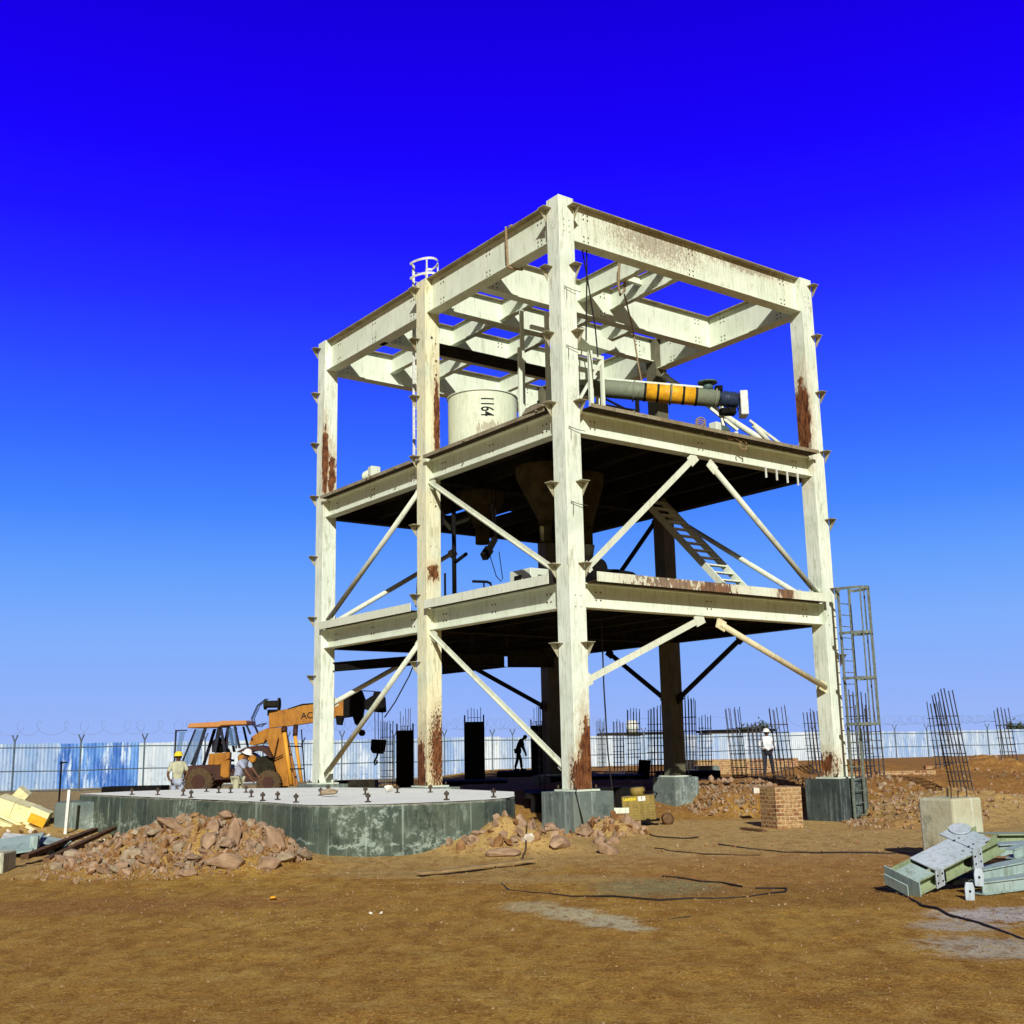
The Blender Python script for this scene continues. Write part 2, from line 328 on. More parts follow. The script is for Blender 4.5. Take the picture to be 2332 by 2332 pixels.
def gh(x, y):
    z = -.04
    z -= .36*smooth(22.3, 25.5, y)*(1-smooth(33.0, 36.5, y))*smooth(-2.5, .5, x)
    toe = 32.5-8.5*smooth(8.0, 10.5, x)+3.2*(1-smooth(5.0, 6.0, x))
    top = 38.0
    if x > -6: z += (.36*smooth(-6, -1, x))*smooth(toe-.4, top, y)
    if x > 0: z += .17*smooth(toe-.3, toe+1.2, y)*smooth(0, 2, x)*(1-smooth(39, 44, y))
    for cx, cy, rx, ry, h in MOUNDS:
        d = ((x-cx)/rx)**2+((y-cy)/ry)**2
        if d < 6: z += h*math.exp(-d*1.3)*(1+.35*noise.noise(Vector((x*2.1, y*2.1, 3))))
    rough = .25+.75*smooth(toe-1, toe+1, y)*(1 if x > 1 else .3)
    if y < 70: z += rough*(.045*noise.noise(Vector((x*.8, y*.8, 0)))+.03*noise.noise(Vector((x*3, y*3, 1)))+.022*noise.noise(Vector((x*8, y*8, 2))))
    if y < 20: z += .016*noise.noise(Vector((x*.9, y*2.6, 5)))+.010*noise.noise(Vector((x*2.4, y*4.2, 9)))
    return z
def axis(dense0, dense1, step, lo, hi, k=1.16):
    a = list(np.arange(dense0, dense1, step)); s_ = step; x = dense1
    while x < hi: a.append(x); s_ *= k; x += s_
    a.append(hi); s_ = step; x = dense0-step; b = []
    while x > lo: b.append(x); s_ *= k; x -= s_
    b.append(lo); return b[::-1]+a
xs = axis(-14, 19, .09, -2500, 2500); ys = axis(6.5, 46, .09, -300, 4000)
nx, ny = len(xs), len(ys)
me = bpy.data.meshes.new('ground')
me.from_pydata([(x, y, gh(x, y)) for y in ys for x in xs], [], [(j*nx+i, j*nx+i+1, (j+1)*nx+i+1, (j+1)*nx+i) for j in range(ny-1) for i in range(nx-1)])
for p in me.polygons: p.use_smooth = True
def groundmat():
    g = NG('site_soil'); P = g.geo(); Pf = g.geo((1, .45, 1))
    nA = g.noise(Pf, .45, 5, .6); nB = g.noise(P, 1.9, 6, .65); nC = g.noise(P, 9, 6, .75); nD = g.noise(P, 45, 4, .8); nE = g.noise(Pf, 3.4, 5, .6)
    col = g.mix(g.rng(nA, .40, .62), (.46, .24, .048), (.56, .325, .062))
    col = g.mix(g.rng(nE, .48, .60, 0, .8), col, (.34, .165, .03))
    col = g.mix(g.rng(nB, .52, .63, 0, .6), col, (.56, .37, .095))
    s_ = g.n('ShaderNodeSeparateXYZ'); g.lk(P, s_.inputs[0]); X, Y = s_.outputs[0], s_.outputs[1]
    wob = g.math('MULTIPLY', g.math('SUBTRACT', nB, .5), 5.0); Yw = g.math('ADD', Y, wob)
    sand = g.math('MULTIPLY', g.rng(Yw, 15.6, 18.0, 0, 1, True), g.rng(Yw, 31, 33, 1, 0, True))
    col = g.mix(g.math('MULTIPLY', sand, .62), col, (.66, .48, .22))
    red = g.math('MULTIPLY', g.math('MULTIPLY', g.rng(Yw, 13.2, 14.4, 0, 1, True), g.rng(Yw, 17.4, 18.6, 1, 0, True)), g.rng(X, .5, 2.5))
    col = g.mix(g.math('MULTIPLY', red, .6), col, (.44, .21, .075))
    far = g.math('MULTIPLY', g.rng(Yw, 32, 35, 0, 1, True), g.rng(X, -2, 2)); col = g.mix(g.math('MULTIPLY', far, .8), col, (.30, .125, .042))
    farl = g.math('MULTIPLY', g.rng(Yw, 27, 31, 0, 1, True), g.rng(X, -6, -8)); col = g.mix(g.math('MULTIPLY', farl, .7), col, (.40, .36, .22))
    for c, r, cc, a, f in [((1.6, 14.2, 0), (.75, .85, 3), (.25, .30, .17), .9, .7), ((.12, 12.75, 0), (.30, .42, 3), (.66, .60, .36), .9, .7), ((.50, 12.15, 0), (.28, .45, 3), (.72, .68, .44), .8, .85), ((.85, 11.55, 0), (.26, .42, 3), (.72, .70, .48), .8, .85), ((1.05, 11.1, 0), (.18, .2, 3), (.70, .66, .44), .9, .8),
                           ((4.75, 11.5, 0), (.75, .5, 3), (.66, .68, .70), 1.1, .85), ((3.8, 9.8, 0), (.5, .55, 3), (.58, .58, .50), 1.2, .75), ((3.95, 10.9, 0), (.4, .3, 3), (.62, .62, .58), 1.2, .7),
                           ((1.75, 6.6, 0), (.5, .6, 3), (.30, .09, .03), .4, .7), ((-5.5, 13.5, 0), (4, .7, 3), (.33, .13, .05), .8, .6), ((-1.2, 16.3, 0), (1.6, .6, 3), (.50, .36, .16), .7, .6), ((.3, 15.3, 0), (1.2, .5, 3), (.56, .40, .18), .7, .6),
                           ((3.4, 13.2, 0), (1.9, 1.0, 3), (.24, .12, .035), .8, .5), ((8.8, 27, 0), (1.4, 1.8, 3), (.42, .22, .09), .5, .6), ((-9.5, 24, 0), (1.8, 1.2, 3), (.46, .34, .17), .8, .7)]:
        col = g.mix(g.math('MULTIPLY', g.ell(P, c, r, nC, a, .35), f), col, cc)
    col = g.mix(g.rng(nC, .53, .62, 0, .55), col, (.20, .09, .022)); col = g.mix(g.rng(nC, .46, .38, 0, .4), col, (.58, .38, .10)); nF = g.noise(Pf, 5.5, 7, .75); col = g.mix(g.rng(nF, .52, .60, 0, .55), col, (.30, .13, .03)); col = g.mix(g.rng(nF, .46, .38, 0, .35), col, (.58, .37, .10)); col = g.mix(g.rng(nD, .55, .63, 0, .7), col, (.72, .52, .19)); col = g.mix(g.rng(nD, .46, .36, 0, .7), col, (.12, .055, .018))
    g.bump(g.math('ADD', g.math('MULTIPLY', nC, .9), g.math('MULTIPLY', nD, .45)), .9, .07); return g.fin(col, .95)
me.materials.append(groundmat())
gr = bpy.data.objects.new('ground', me); COL.objects.link(gr); tag(gr, 'ochre brown bare earth of the building site', 'ground', kind='structure')
# ------------------------------------------------------------------ steel tower
ROT = math.pi/2-TH
tower = empty('steel_tower', A0, ROT, 'tall cream painted three level steel frame standing on six concrete footings', 'steel structure')
T = tower
def B(): return MB()
M['flange'] = paint('shaded_flange_paint', (.34, .30, .19), dirt=.8, speck=1, tint=(.17, .11, .06))  # shade under the overhanging top flange painted in as dark brown, with dirt
def girder(name, p, q, z0, z1, fw=.30, m=None, parent=T, bolts=True, tw=.02):
    """plate girder from (v,u) p to (v,u) q"""
    mb = B(); m = m or M['paint']; t = .028
    P, Q = Vector((*p, 0)), Vector((*q, 0)); z = Vector((0, 0, 1))
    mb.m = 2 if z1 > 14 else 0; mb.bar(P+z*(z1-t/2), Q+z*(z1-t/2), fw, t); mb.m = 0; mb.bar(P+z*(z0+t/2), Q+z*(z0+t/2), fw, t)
    mb.bar(P+z*((z0+z1)/2), Q+z*((z0+z1)/2), tw, z1-z0-2*t)
    if bolts:
        d = (Q-P).normalized(); n = Vector((-d.y, d.x, 0)); mb.m = 1; ln = (Q-P).length
        for pos in (.55, ln*.5, ln-.55):
            for a in (-.07, .07):
                for zz in (z0+.16, z0+.28, z1-.28, z1-.16) if z1-z0 > .7 else (z0+.2, z1-.18):
                    for sg in (-1, 1):
                        c = P+d*(pos+a)+z*zz; mb.tube(c+n*(sg*tw/2), c+n*(sg*(tw/2+.018)), .018, 6)
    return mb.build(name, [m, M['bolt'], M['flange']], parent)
ZC = [14.25, 12.75, 11.1, 9.40, 7.5, 5.62, 3.85]
cols = {'A': (0, 0), 'B': (0, AB), 'C': (0, AC), 'D': (WD, 0), 'E': (WD, AB), 'F': (WD, AC)}
blobs = {'A': [((.36, 0, 1.35), (.20, .2, .85), 10, 1.1), ((.16, 0, .95), (.24, .2, .45), 14, 1.6)],
         'B': [((.0, AB+.3, 1.0), (.25, .22, .9), 9, .9), ((.32, AB, 1.5), (.22, .2, .95), 26, 2.2), ((.36, AB, 10.45), (.10, .18, 1.15), 8, .9), ((.22, AB, 6.2), (.16, .1, .22), 12, 1.4)],
         'C': [((.05, AC, 10.5), (.11, .12, 1.1), 8, .9), ((.3, AC, 10.0), (.12, .12, .7), 10, 1.6)],
         'D': [((WD, .25, 10.35), (.15, .26, 1.15), 7, .7), ((WD, .3, 1.0), (.3, .3, .3), 12, 2.4)],
         'E': [], 'F': []}
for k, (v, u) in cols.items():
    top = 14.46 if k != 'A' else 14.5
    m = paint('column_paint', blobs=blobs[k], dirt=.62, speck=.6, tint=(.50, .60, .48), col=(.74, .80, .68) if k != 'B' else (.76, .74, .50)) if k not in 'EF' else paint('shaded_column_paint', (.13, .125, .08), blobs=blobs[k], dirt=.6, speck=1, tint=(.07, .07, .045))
    mb = B(); mb.box((v, u, .70), (v+S, u+S, top))
    mb.m = 1; hb = mb
    if k in 'ABD':
        for z in (13.9, 13.75, 13.6, 4.9, 4.65, 4.3, 6.9, 8.1):
            if k == 'B' or z in (13.9, 13.75, 13.6, 4.9, 4.65):
                for dx in (.14, .30): hb.tube((v+dx, u+.002, z), (v+dx, u-.015, z), .02, 8)
        if k == 'B':
            for z, dx, r in ((12.75, .2, .045), (12.6, .33, .03), (12.1, .34, .04), (11.7, .34, .04), (12.3, .25, .02), (11.95, .27, .02), (8.0, .3, .035)): hb.tube((v+dx, u+.002, z), (v+dx, u-.012, z), r, 10)
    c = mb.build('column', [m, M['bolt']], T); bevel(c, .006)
    pb = B(); pb.box((v-.12, u-.12, .66), (v+S+.12, u+S+.12, .698)); pb.m = 1
    for i in (-.06, S+.06):
        for j in (-.06, S+.06): pb.tube((v+i, u+j, .698), (v+i, u+j, .79), .022, 8)
    pb.build('base_plate', [M['pale'], M['bolt']], c)
    for zc in ZC:
        spots = []
        if k in 'ABC': spots.append(('v', v, u+S-.09))
        if k in 'AD': spots.append(('u', v+S-.10, u))
        if k in 'D': spots = [('u', v+S-.08, u)]
        for kind, a, b in spots:
            cb = B()
            if kind == 'v':
                cb.box((a-.24, b-.10, zc), (a-.002, b+.13, zc+.014)); cb.add([(a-.002, b+.10, zc-.002), (a-.22, b+.10, zc-.002), (a-.002, b+.10, zc-.30), (a-.002, b+.115, zc-.002), (a-.22, b+.115, zc-.002), (a-.002, b+.115, zc-.30)], [(0, 1, 2), (3, 5, 4), (0, 3, 4, 1), (1, 4, 5, 2), (2, 5, 3, 0)])
            else:
                cb.box((a-.10, b-.24, zc), (a+.13, b-.002, zc+.014)); cb.add([(a+.10, b-.002, zc-.002), (a+.10, b-.22, zc-.002), (a+.10, b-.002, zc-.30), (a+.115, b-.002, zc-.002), (a+.115, b-.22, zc-.002), (a+.115, b-.002, zc-.30)], [(0, 1, 2), (3, 5, 4), (0, 3, 4, 1), (1, 4, 5, 2), (2, 5, 3, 0)])
            cb.build('bracket', M['bracket'], c)
h = S/2
ZT0, ZT1 = 13.45, 14.464
# top girders
girder('girder', (h, S), (h, AB), ZT0, ZT1, .36); girder('girder', (h, AB+S), (h, AC), ZT0, ZT1, .36)
girder('girder', (S, h), (WD, h), ZT0, ZT1, .36, m=M['paint_worn'])
girder('girder', (WD+h, S), (WD+h, AB), ZT0, ZT1, .36); girder('girder', (WD+h, AB+S), (WD+h, AC), ZT0, ZT1, .36)
girder('girder', (S, AC+h), (WD, AC+h), ZT0, ZT1, .36)
girder('girder', (h+.02, 3.75), (WD+h-.02, 3.75), ZT0+.003, ZT1-.003, .30)
girder('girder', (S, AB+h), (WD, AB+h), ZT0+.25, ZT1, .28)
girder('girder', (h+.02, 8.75), (WD+h-.02, 8.75), ZT0, ZT1-.003, .30)
for v_, u0, u1 in ((4.95, h+.02, 3.73), (3.75, h+.02, 3.73), (2.8, 3.77, 8.73), (4.2, 8.77, AC+h-.02), (4.95, 3.77, 8.73), (6.6, 3.77, AB+h), (6.6, AB+h, 8.73), (2.6, 8.77, AC+h-.02), (7.0, 8.77, AC+h-.02)):
    girder('joist', (v_, u0), (v_, u1), 13.86, ZT1-.006, .18, bolts=False, tw=.014)
for (a, b, u_) in ((3.76, 4.94, 1.5), (3.76, 4.94, 2.5), (2.81, 4.94, 4.9), (2.81, 4.94, 7.4), (.25, 2.79, 4.9), (.25, 2.79, 6.9), (4.96, 6.6, 5.0), (4.96, 6.6, 7.2), (2.61, 4.19, 10.2)):
    girder('joist', (a, u_), (b, u_), 14.2, ZT1-.01, .12, bolts=False, tw=.012)
wb = B(); wb.box((1.6, 7.75, 13.40), (8.2, 8.58, 13.43)); wb.box((1.6, 7.75, 13.43), (1.63, 8.58, 13.6)); wb.build('walkway_plate', M['under'], T)
# mid floors
def floor(z0, z1, low):
    for a, b in (((h, S), (h, AB)), ((h, AB+S), (h, AC)), ((S, h), (WD, h)), ((WD+h, S), (WD+h, AB)), ((WD+h, AB+S), (WD+h, AC)), ((S, AC+h), (WD, AC+h)), ((S, AB+h), (WD, AB+h))):
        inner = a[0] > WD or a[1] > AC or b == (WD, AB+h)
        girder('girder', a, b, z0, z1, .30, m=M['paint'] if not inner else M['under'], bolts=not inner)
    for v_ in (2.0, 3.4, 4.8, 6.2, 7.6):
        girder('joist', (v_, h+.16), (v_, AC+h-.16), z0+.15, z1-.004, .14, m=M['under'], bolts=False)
floor(8.70, 9.252, 0); floor(4.657, 5.217, 1)
def plate(name, v0, v1, u0, u1, z0, z1, m): mb = B(); mb.box((v0, u0, z0), (v1, u1, z1)); return mb.build(name, m, T)
def deck(z, th, o, m, ou):
    """plates between the columns, with notches round them"""
    c = .10
    plate('deck_plate', -o, S+c, S+c, AB-c, z, z+th, m); plate('deck_plate', -o, S+c, AB+S+c, AC-c, z, z+th, m)
    plate('deck_plate', S+c, WD-c, -ou, S+c, z, z+th, m)
    plate('deck_plate', S+c, WD-c, S+c, AB+.2, z, z+th, m)
    hole = (4.3, 6.2, 10.35, 11.7)
    plate('deck_plate', S+c, WD-c, AB+.2, hole[2], z, z+th, m); plate('deck_plate', S+c, hole[0], hole[2], AC+S, z, z+th, m); plate('deck_plate', hole[1], WD-c, hole[2], AC+S, z, z+th, m)
    plate('deck_plate', WD-c, WD+S+.1, S+c, AB-c, z, z+th, m); plate('deck_plate', WD-c, WD+S+.1, AB+S+c, AC-c, z, z+th, m)
deck(9.256, .012, .14, M['deck'], .28); deck(5.221, .012, .14, M['deck'], .28)
def fas(name, a, b, m, t=.012):
    mb = B(); mb.box(a, b); o = mb.build(name, m, T); return o
for z0, z1, o, ou, m in ((9.245, 9.335, .155, .295, M['rust_edge']), (5.205, 5.425, .155, .295, M['fascia'])):
    fas('edge_plate', (-o, S+.1, z0), (-o+.014, AB-.1, z1), m); fas('edge_plate', (-o, AB+S+.1, z0), (-o+.014, AC-.1, z1), m)
    fas('edge_plate', (S+.1, -ou, z0), (WD-.1, -ou+.014, z1), m)
# loose scraps on the second floor edge
sb = B()
for i in range(60):
    v_ = random.uniform(.7, 8.3); sb.T = Matrix.Translation((v_, random.uniform(-.12, .05), 9.30)) @ Euler((random.uniform(-.3, .3), random.uniform(-.2, .2), random.uniform(0, 3))).to_matrix().to_4x4()
    sb.cbox((0, 0, 0), (random.uniform(.1, .5), random.uniform(.03, .1), random.uniform(.01, .05)))
for i in range(40):
    u_ = random.uniform(.8, 11.2); sb.T = Matrix.Translation((random.uniform(-.12, .05), u_, 9.29)) @ Euler((random.uniform(-.3, .3), random.uniform(-.2, .2), random.uniform(0, 3))).to_matrix().to_4x4()
    sb.cbox((0, 0, 0), (random.uniform(.1, .4), random.uniform(.03, .08), random.uniform(.01, .03)))
tag(sb.build('debris', M['rust_edge'], T), 'scraps of rusty plate lying along the deck edge', kind='stuff')
# braces
def brace(p, q, m=M['brace'], kind='tube', r=.075):
    mb = B(); P, Q = Vector(p), Vector(q); d = (Q-P).normalized()
    if kind == 'tube': mb.tube(P, Q, r, 12)
    else: mb.bar(P, Q, .02, .15); mb.bar(P+Vector((0, .05, 0)), Q+Vector((0, .05, 0)), .11, .02)
    o = mb.build('brace', m, T)
    nrm = Vector((1, 0, 0)) if abs(d.x) < .1 else Vector((0, 1, 0))
    for c, s_ in ((P, 1), (Q, -1)):
        a = c-d*(.10*s_); b = c+d*(.22*s_); gb = B(); gb.bar(a, b, .26 if abs(d.x) < .1 else .016, .016 if abs(d.x) < .1 else .26, up=nrm if abs(d.x) < .1 else (0, 0, 1)); gb.build('gusset_plate', m, o)
    return o
lo, hi = 5.44, 8.62
yl = paint('yellowed_brace_paint', (.66, .60, .38), dirt=.5, speck=.9, tint=(.5, .44, .26))
brace((.12, AB-.05, hi), (.12, S+.05, lo+.02), kind='flat'); brace((.14, AB+S+.05, hi-.1), (.14, AC-.15, lo+.05))
brace((.12, AB-.08, 4.55), (.12, S+.02, 1.15), kind='flat'); brace((.14, AB+S+.08, 4.4), (.14, AC-.15, .95))
mid = (S+WD)/2
brace((mid-.35, .12, hi), (S+.08, .12, lo+.05), kind='flat'); brace((mid+.25, .14, hi-.1), (WD-.05, .14, lo+.02))
brace((mid-.4, .12, 4.58), (S-.02, .12, 3.0), kind='flat'); brace((mid+.25, .14, 4.5), (WD-.02, .14, 3.0), m=yl)
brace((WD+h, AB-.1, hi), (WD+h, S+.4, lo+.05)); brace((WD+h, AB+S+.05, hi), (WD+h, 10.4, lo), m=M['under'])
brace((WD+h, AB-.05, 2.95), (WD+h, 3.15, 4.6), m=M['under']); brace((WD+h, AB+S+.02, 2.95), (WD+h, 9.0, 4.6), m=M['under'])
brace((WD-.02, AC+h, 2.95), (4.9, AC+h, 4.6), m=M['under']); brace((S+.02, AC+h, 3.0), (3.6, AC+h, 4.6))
brace((S+.02, AC+h, lo), (5.0, AC+h, 8.05)); 
# third storey braces at back right
brace((WD+h, AB-.1, 13.2), (WD+h, 1.2, 9.6), r=.09)
# lower mezzanine ring
def beam(p, q, z0, z1, m, name='mezzanine_beam'):
    mb = B(); zc = (z0+z1)/2; mb.bar((*p, zc), (*q, zc), .014, z1-z0-.02); mb.bar((*p, z1-.005), (*q, z1-.005), .16, .02); mb.bar((*p, z0+.005), (*q, z0+.005), .16, .02); return mb.build(name, m, T)
beam((S, AC), (1.4, 8.7), 3.98, 4.24, M['dark']); beam((4.1, 11.5), (4.15, 8.2), 3.95, 4.42, M['under']); beam((4.2, 8.1), (5.6, 7.65), 3.95, 4.42, M['under']); beam((1.45, 8.65), (4.1, 8.2), 3.98, 4.3, M['under'])
for v_, u_, z0, z1 in ((4.2, 8.15, 4.4, 5.2), (2.2, 8.5, 4.3, 5.2), (3.1, 8.4, 4.3, 5.2)): hb = B(); hb.box((v_, u_, z0), (v_+.12, u_+.12, z1)); hb.build('hanger', M['under'], T)
for z in (12.15, 10.7, 8.75, 7.0):
    mb = B(); mb.tube((.12, -.001, z), (.12, -.05, z), .008, 5); mb.path([(.06, -.05, z+.02), (.30, -.06, z-.03), (.52, -.10, z-.05)], .008, 5); mb.path([(.14, -.05, z), (.12, -.07, z-.28)], .006, 5); mb.build('wire_stub', M['bolt'], T)
# short hangers under AD beam near D
for i in range(4):
    hb = B(); v_ = 6.75+i*.42; hb.box((v_, -.02, 8.40-.02*i), (v_+.03, .02, 8.70)); hb.build('hanger', M['white'], T)
# upper interior posts, frames and chute plates of the tower
for v_, u_, z0, z1 in ((2.6, 5.0, 9.27, 13.8), (1.9, 4.2, 9.27, 12.3), (5.1, 4.6, 9.27, 13.4), (2.0, 1.4, 9.27, 11.4), (5.6, 7.6, 9.27, 13.4), (1.35, 2.3, 9.27, 12.6)):
    pb = B(); pb.box((v_, u_, z0), (v_+.12, u_+.015, z1)); pb.box((v_+.05, u_+.015, z0), (v_+.065, u_+.12, z1)); pb.build('post', M['paint'], T)
pb = B(); pb.bar((1.4, 1.6, 11.35), (2.6, 1.6, 11.35), .08, .1); pb.bar((1.4, 1.6, 9.27), (1.4, 1.6, 11.4), .08, .08); pb.bar((2.6, 1.6, 9.27), (2.6, 1.6, 11.4), .08, .08); pb.bar((1.4, 1.6, 9.5), (2.6, 1.6, 11.3), .06, .06)
pb.bar((1.4, 3.0, 12.4), (3.4, 3.0, 12.4), .08, .1); pb.bar((3.4, 3.0, 9.27), (3.4, 3.0, 12.4), .08, .08); pb.build('support_frame', M['paint'], T)
# ------------------------------------------------------------------ things on and in the tower
def tw_empty(name, u, v, z, label, cat, group=None, rot=0): return empty(name, W(u, v, z), ROT+rot, label, cat, group)
def textmesh(name, body, size, m, parent, loc, rot, depth=.004):
    cu = bpy.data.curves.new('lettering', 'FONT'); cu.body = body; cu.size = size; cu.extrude = depth; cu.align_x = 'CENTER'; cu.align_y = 'CENTER'; cu.offset = .004
    o = bpy.data.objects.new('lettering', cu); COL.objects.link(o)
    dg = bpy.context.evaluated_depsgraph_get(); me_ = bpy.data.meshes.new_from_object(o.evaluated_get(dg)); bpy.data.objects.remove(o)
    me_.materials.clear(); me_.materials.append(m); q = bpy.data.objects.new(name, me_); COL.objects.link(q); q.parent = parent; q.location = loc; q.rotation_euler = rot; return q
# tank
tk = tw_empty('storage_tank', 5.30, 1.45, 9.27, 'open cream cylindrical tank marked 1164 standing on the second floor', 'tank')
mb = B(); rr = .95; mb.lathe((0, 0, 0), [(rr, 0), (rr, 1.72)], 48, close=False); mb.lathe((0, 0, 0), [(rr-.012, 1.72), (rr-.012, .05)], 48, close=False)
mb.build('tank_shell', paint('tank_paint', (.66, .72, .54), blobs=[((-.3, -.85, .62), (.35, .5, .22), 9, 2.4, .45)], dirt=.3, speck=.5), tk)
mb = B(); mb.lathe((0, 0, 1.72), [(rr-.015, 0), (rr+.03, 0), (rr+.03, .03), (rr-.015, .03)], 48, close=False); mb.build('rim', M['pale'], tk)
mb = B(); mb.lathe((0, 0, 0), [(rr-.02, 0), (rr-.02, .03)], 48); mb.build('tank_floor', M['under'], tk)
# stencilled number wrapped on the shell: glyph meshes bent on to the cylinder
def wrap_text(body, size, r, ang0, zc, m, parent):
    cu = bpy.data.curves.new('lettering', 'FONT'); cu.body = body; cu.size = size; cu.align_x = 'CENTER'; cu.align_y = 'CENTER'; cu.offset = .006; cu.resolution_u = 6
    o = bpy.data.objects.new('lettering', cu); COL.objects.link(o); dg = bpy.context.evaluated_depsgraph_get()
    me_ = bpy.data.meshes.new_from_object(o.evaluated_get(dg)); bpy.data.objects.remove(o)
    bm = bmesh.new(); bm.from_mesh(me_); bmesh.ops.triangulate(bm, faces=bm.faces); bmesh.ops.subdivide_edges(bm, edges=bm.edges[:], cuts=5, use_grid_fill=True); bm.to_mesh(me_); bm.free()
    for v_ in me_.vertices:
        x, y = v_.co.x*.56, v_.co.y; px, py = y, -x     # turned a quarter clockwise: text runs downwards
        a = ang0+px/r; v_.co = (r*math.cos(a), r*math.sin(a), zc+py)
    me_.materials.clear(); me_.materials.append(m); q = bpy.data.objects.new('number', me_); COL.objects.link(q); q.parent = parent
camdir = -(W(5.3, 1.45, 0)).normalized(); lang = math.atan2(camdir.y, camdir.x)-ROT
wrap_text('1164', .50, rr+.006, lang+.12, 1.27, M['black'], tk)
# conveyor
c0, c1 = W(2.75, 3.2, 10.98), W(.64, 5.82, 10.56)
cv = empty('screw_conveyor', W(1.4, 4.8, 9.27), 0, 'grey green tubular screw conveyor with a yellow section raised above the second floor', 'conveyor')
def loc_(o, p): return Vector(p)-o.location
ax_ = (c1-c0).normalized()
def at_(t): return loc_(cv, c0.lerp(c1, t))
mb = B(); mb.tube(at_(-.12), at_(1), .235, 24); 
for t in (0, .33, .62, .97): mb.tube(at_(t), at_(t+.012), .285, 24)
mb.build('tube', M['screw'], cv)
mb = B(); mb.tube(at_(.42), at_(.83), .242, 24); mb.build('yellow_band', M['yellow'], cv)
for t in (.415, .515, .615, .715, .815):
    mb = B(); mb.tube(at_(t), at_(t+.018), .25, 24); mb.build('strap', M['black'], cv)
mb = B(); mb.bar(at_(-.1)+Vector((0, 0, .27)), at_(.95)+Vector((0, 0, .27)), .10, .05); mb.build('cover_strip', M['pale'], cv)
mb = B(); mb.tube(at_(.92)+Vector((0, 0, .2)), at_(.92)+Vector((0, 0, .40)), .14, 20); mb.tube(at_(.92)+Vector((0, 0, .40)), at_(.92)+Vector((0, 0, .44)), .26, 24); mb.build('inlet_flange', M['motor'], cv)
mb = B(); mb.tube(at_(.99), at_(1.15), .20, 20)
for i in range(7): mb.tube(at_(1.0+i*.02), at_(1.008+i*.02), .225, 20)
mb.build('motor', M['motorblue'], cv)
mb = B(); c_ = at_(1.19); mb.T = Matrix.Translation(c_) @ Matrix.Rotation(math.atan2(ax_.y, ax_.x), 4, 'Z'); mb.cbox((0, 0, -.1), (.20, .46, .66)); bevel(mb.build('gear_guard', M['white'], cv), .02)
q = at_(1.02); mb = B(); mb.bar(q+Vector((0, 0, -.2)), Vector((q.x, q.y, .0)), .10, .07); mb.bar(q+Vector((.35, .05, -.9)), Vector((q.x+.35, q.y+.05, .0)), .09, .09); mb.bar(q+Vector((-.3, 0, -.25)), q+Vector((.4, .05, -.85)), .07, .07); mb.build('support_leg', M['paint'], cv); mb = B(); mb.bar(at_(.05)+Vector((0, 0, -.2)), Vector((at_(.05).x, at_(.05).y, 0)), .1, .07); mb.build('support_leg', M['paint'], cv)
mb = B(); q0 = at_(.02); q1 = at_(.36)
mb.bar(q0+Vector((0, 0, -.45)), q1+Vector((0, 0, -.55)), .06, .08); mb.bar(q0+Vector((.1, 0, -.2)), q1+Vector((-.1, 0, -.6)), .05, .05); mb.bar(q1+Vector((0, 0, -.2)), Vector((q1.x, q1.y, 0)), .1, .1); mb.build('trestle', M['dark'], cv)
mb = B(); q = at_(1.05); mb.path([q+Vector((0, -.1, .2)), q+Vector((-.2, -.25, -.1)), q+Vector((-.1, -.25, -.7)), q+Vector((.1, -.1, -1.1))], .014, 5); mb.path([q+Vector((.1, -.1, .15)), q+Vector((.3, -.2, -.35)), q+Vector((.2, -.2, -.5)), q+Vector((-.05, -.2, -.2))], .014, 5); mb.build('wiring', M['dark'], cv)
mb = B(); mb.T = Matrix.Translation(at_(1.06)); mb.cbox((0, -.05, -.36), (.42, .3, .16)); bevel(mb.build('terminal_box', M['dark'], cv), .02); mb = B(); mb.T = Matrix.Translation(at_(1.06)); mb.cbox((-.2, -.05, .28), (.2, .22, .14)); bevel(mb.build('terminal_box', M['dark'], cv), .02)
# long tubular strut leaning on right deck
mb = B(); mb.tube(W(.3, 6.75, 9.9)-W(.3, 7.6, 9.27), Vector((0, 0, .05)), .07, 12); mb.bar(W(.3, 6.6, 10.0)-W(.3, 7.6, 9.27), Vector((.45, .1, -.0)), .03, .07)
tag(mb.build('strut', M['brace'], loc=W(.3, 7.6, 9.27)), 'pale tubular strut sloping down to the second floor beside the conveyor motor', 'strut')
for (u_, v_, z_, l_, lab) in ((3.6, 4.4, 9.27, 1.5, 'thin upright pipe on the second floor behind the conveyor middle'), (4.6, 3.3, 9.27, 2.2, 'taller thin pipe on the second floor behind the left end of the conveyor')):
    mb = B(); mb.tube((0, 0, 0), (0, 0, l_), .035, 8); mb.tube((0, 0, l_*.7), (.3, .1, l_*.7), .03, 8); tag(mb.build('pipe', M['screw'], loc=W(u_, v_, z_)), lab, 'pipe')
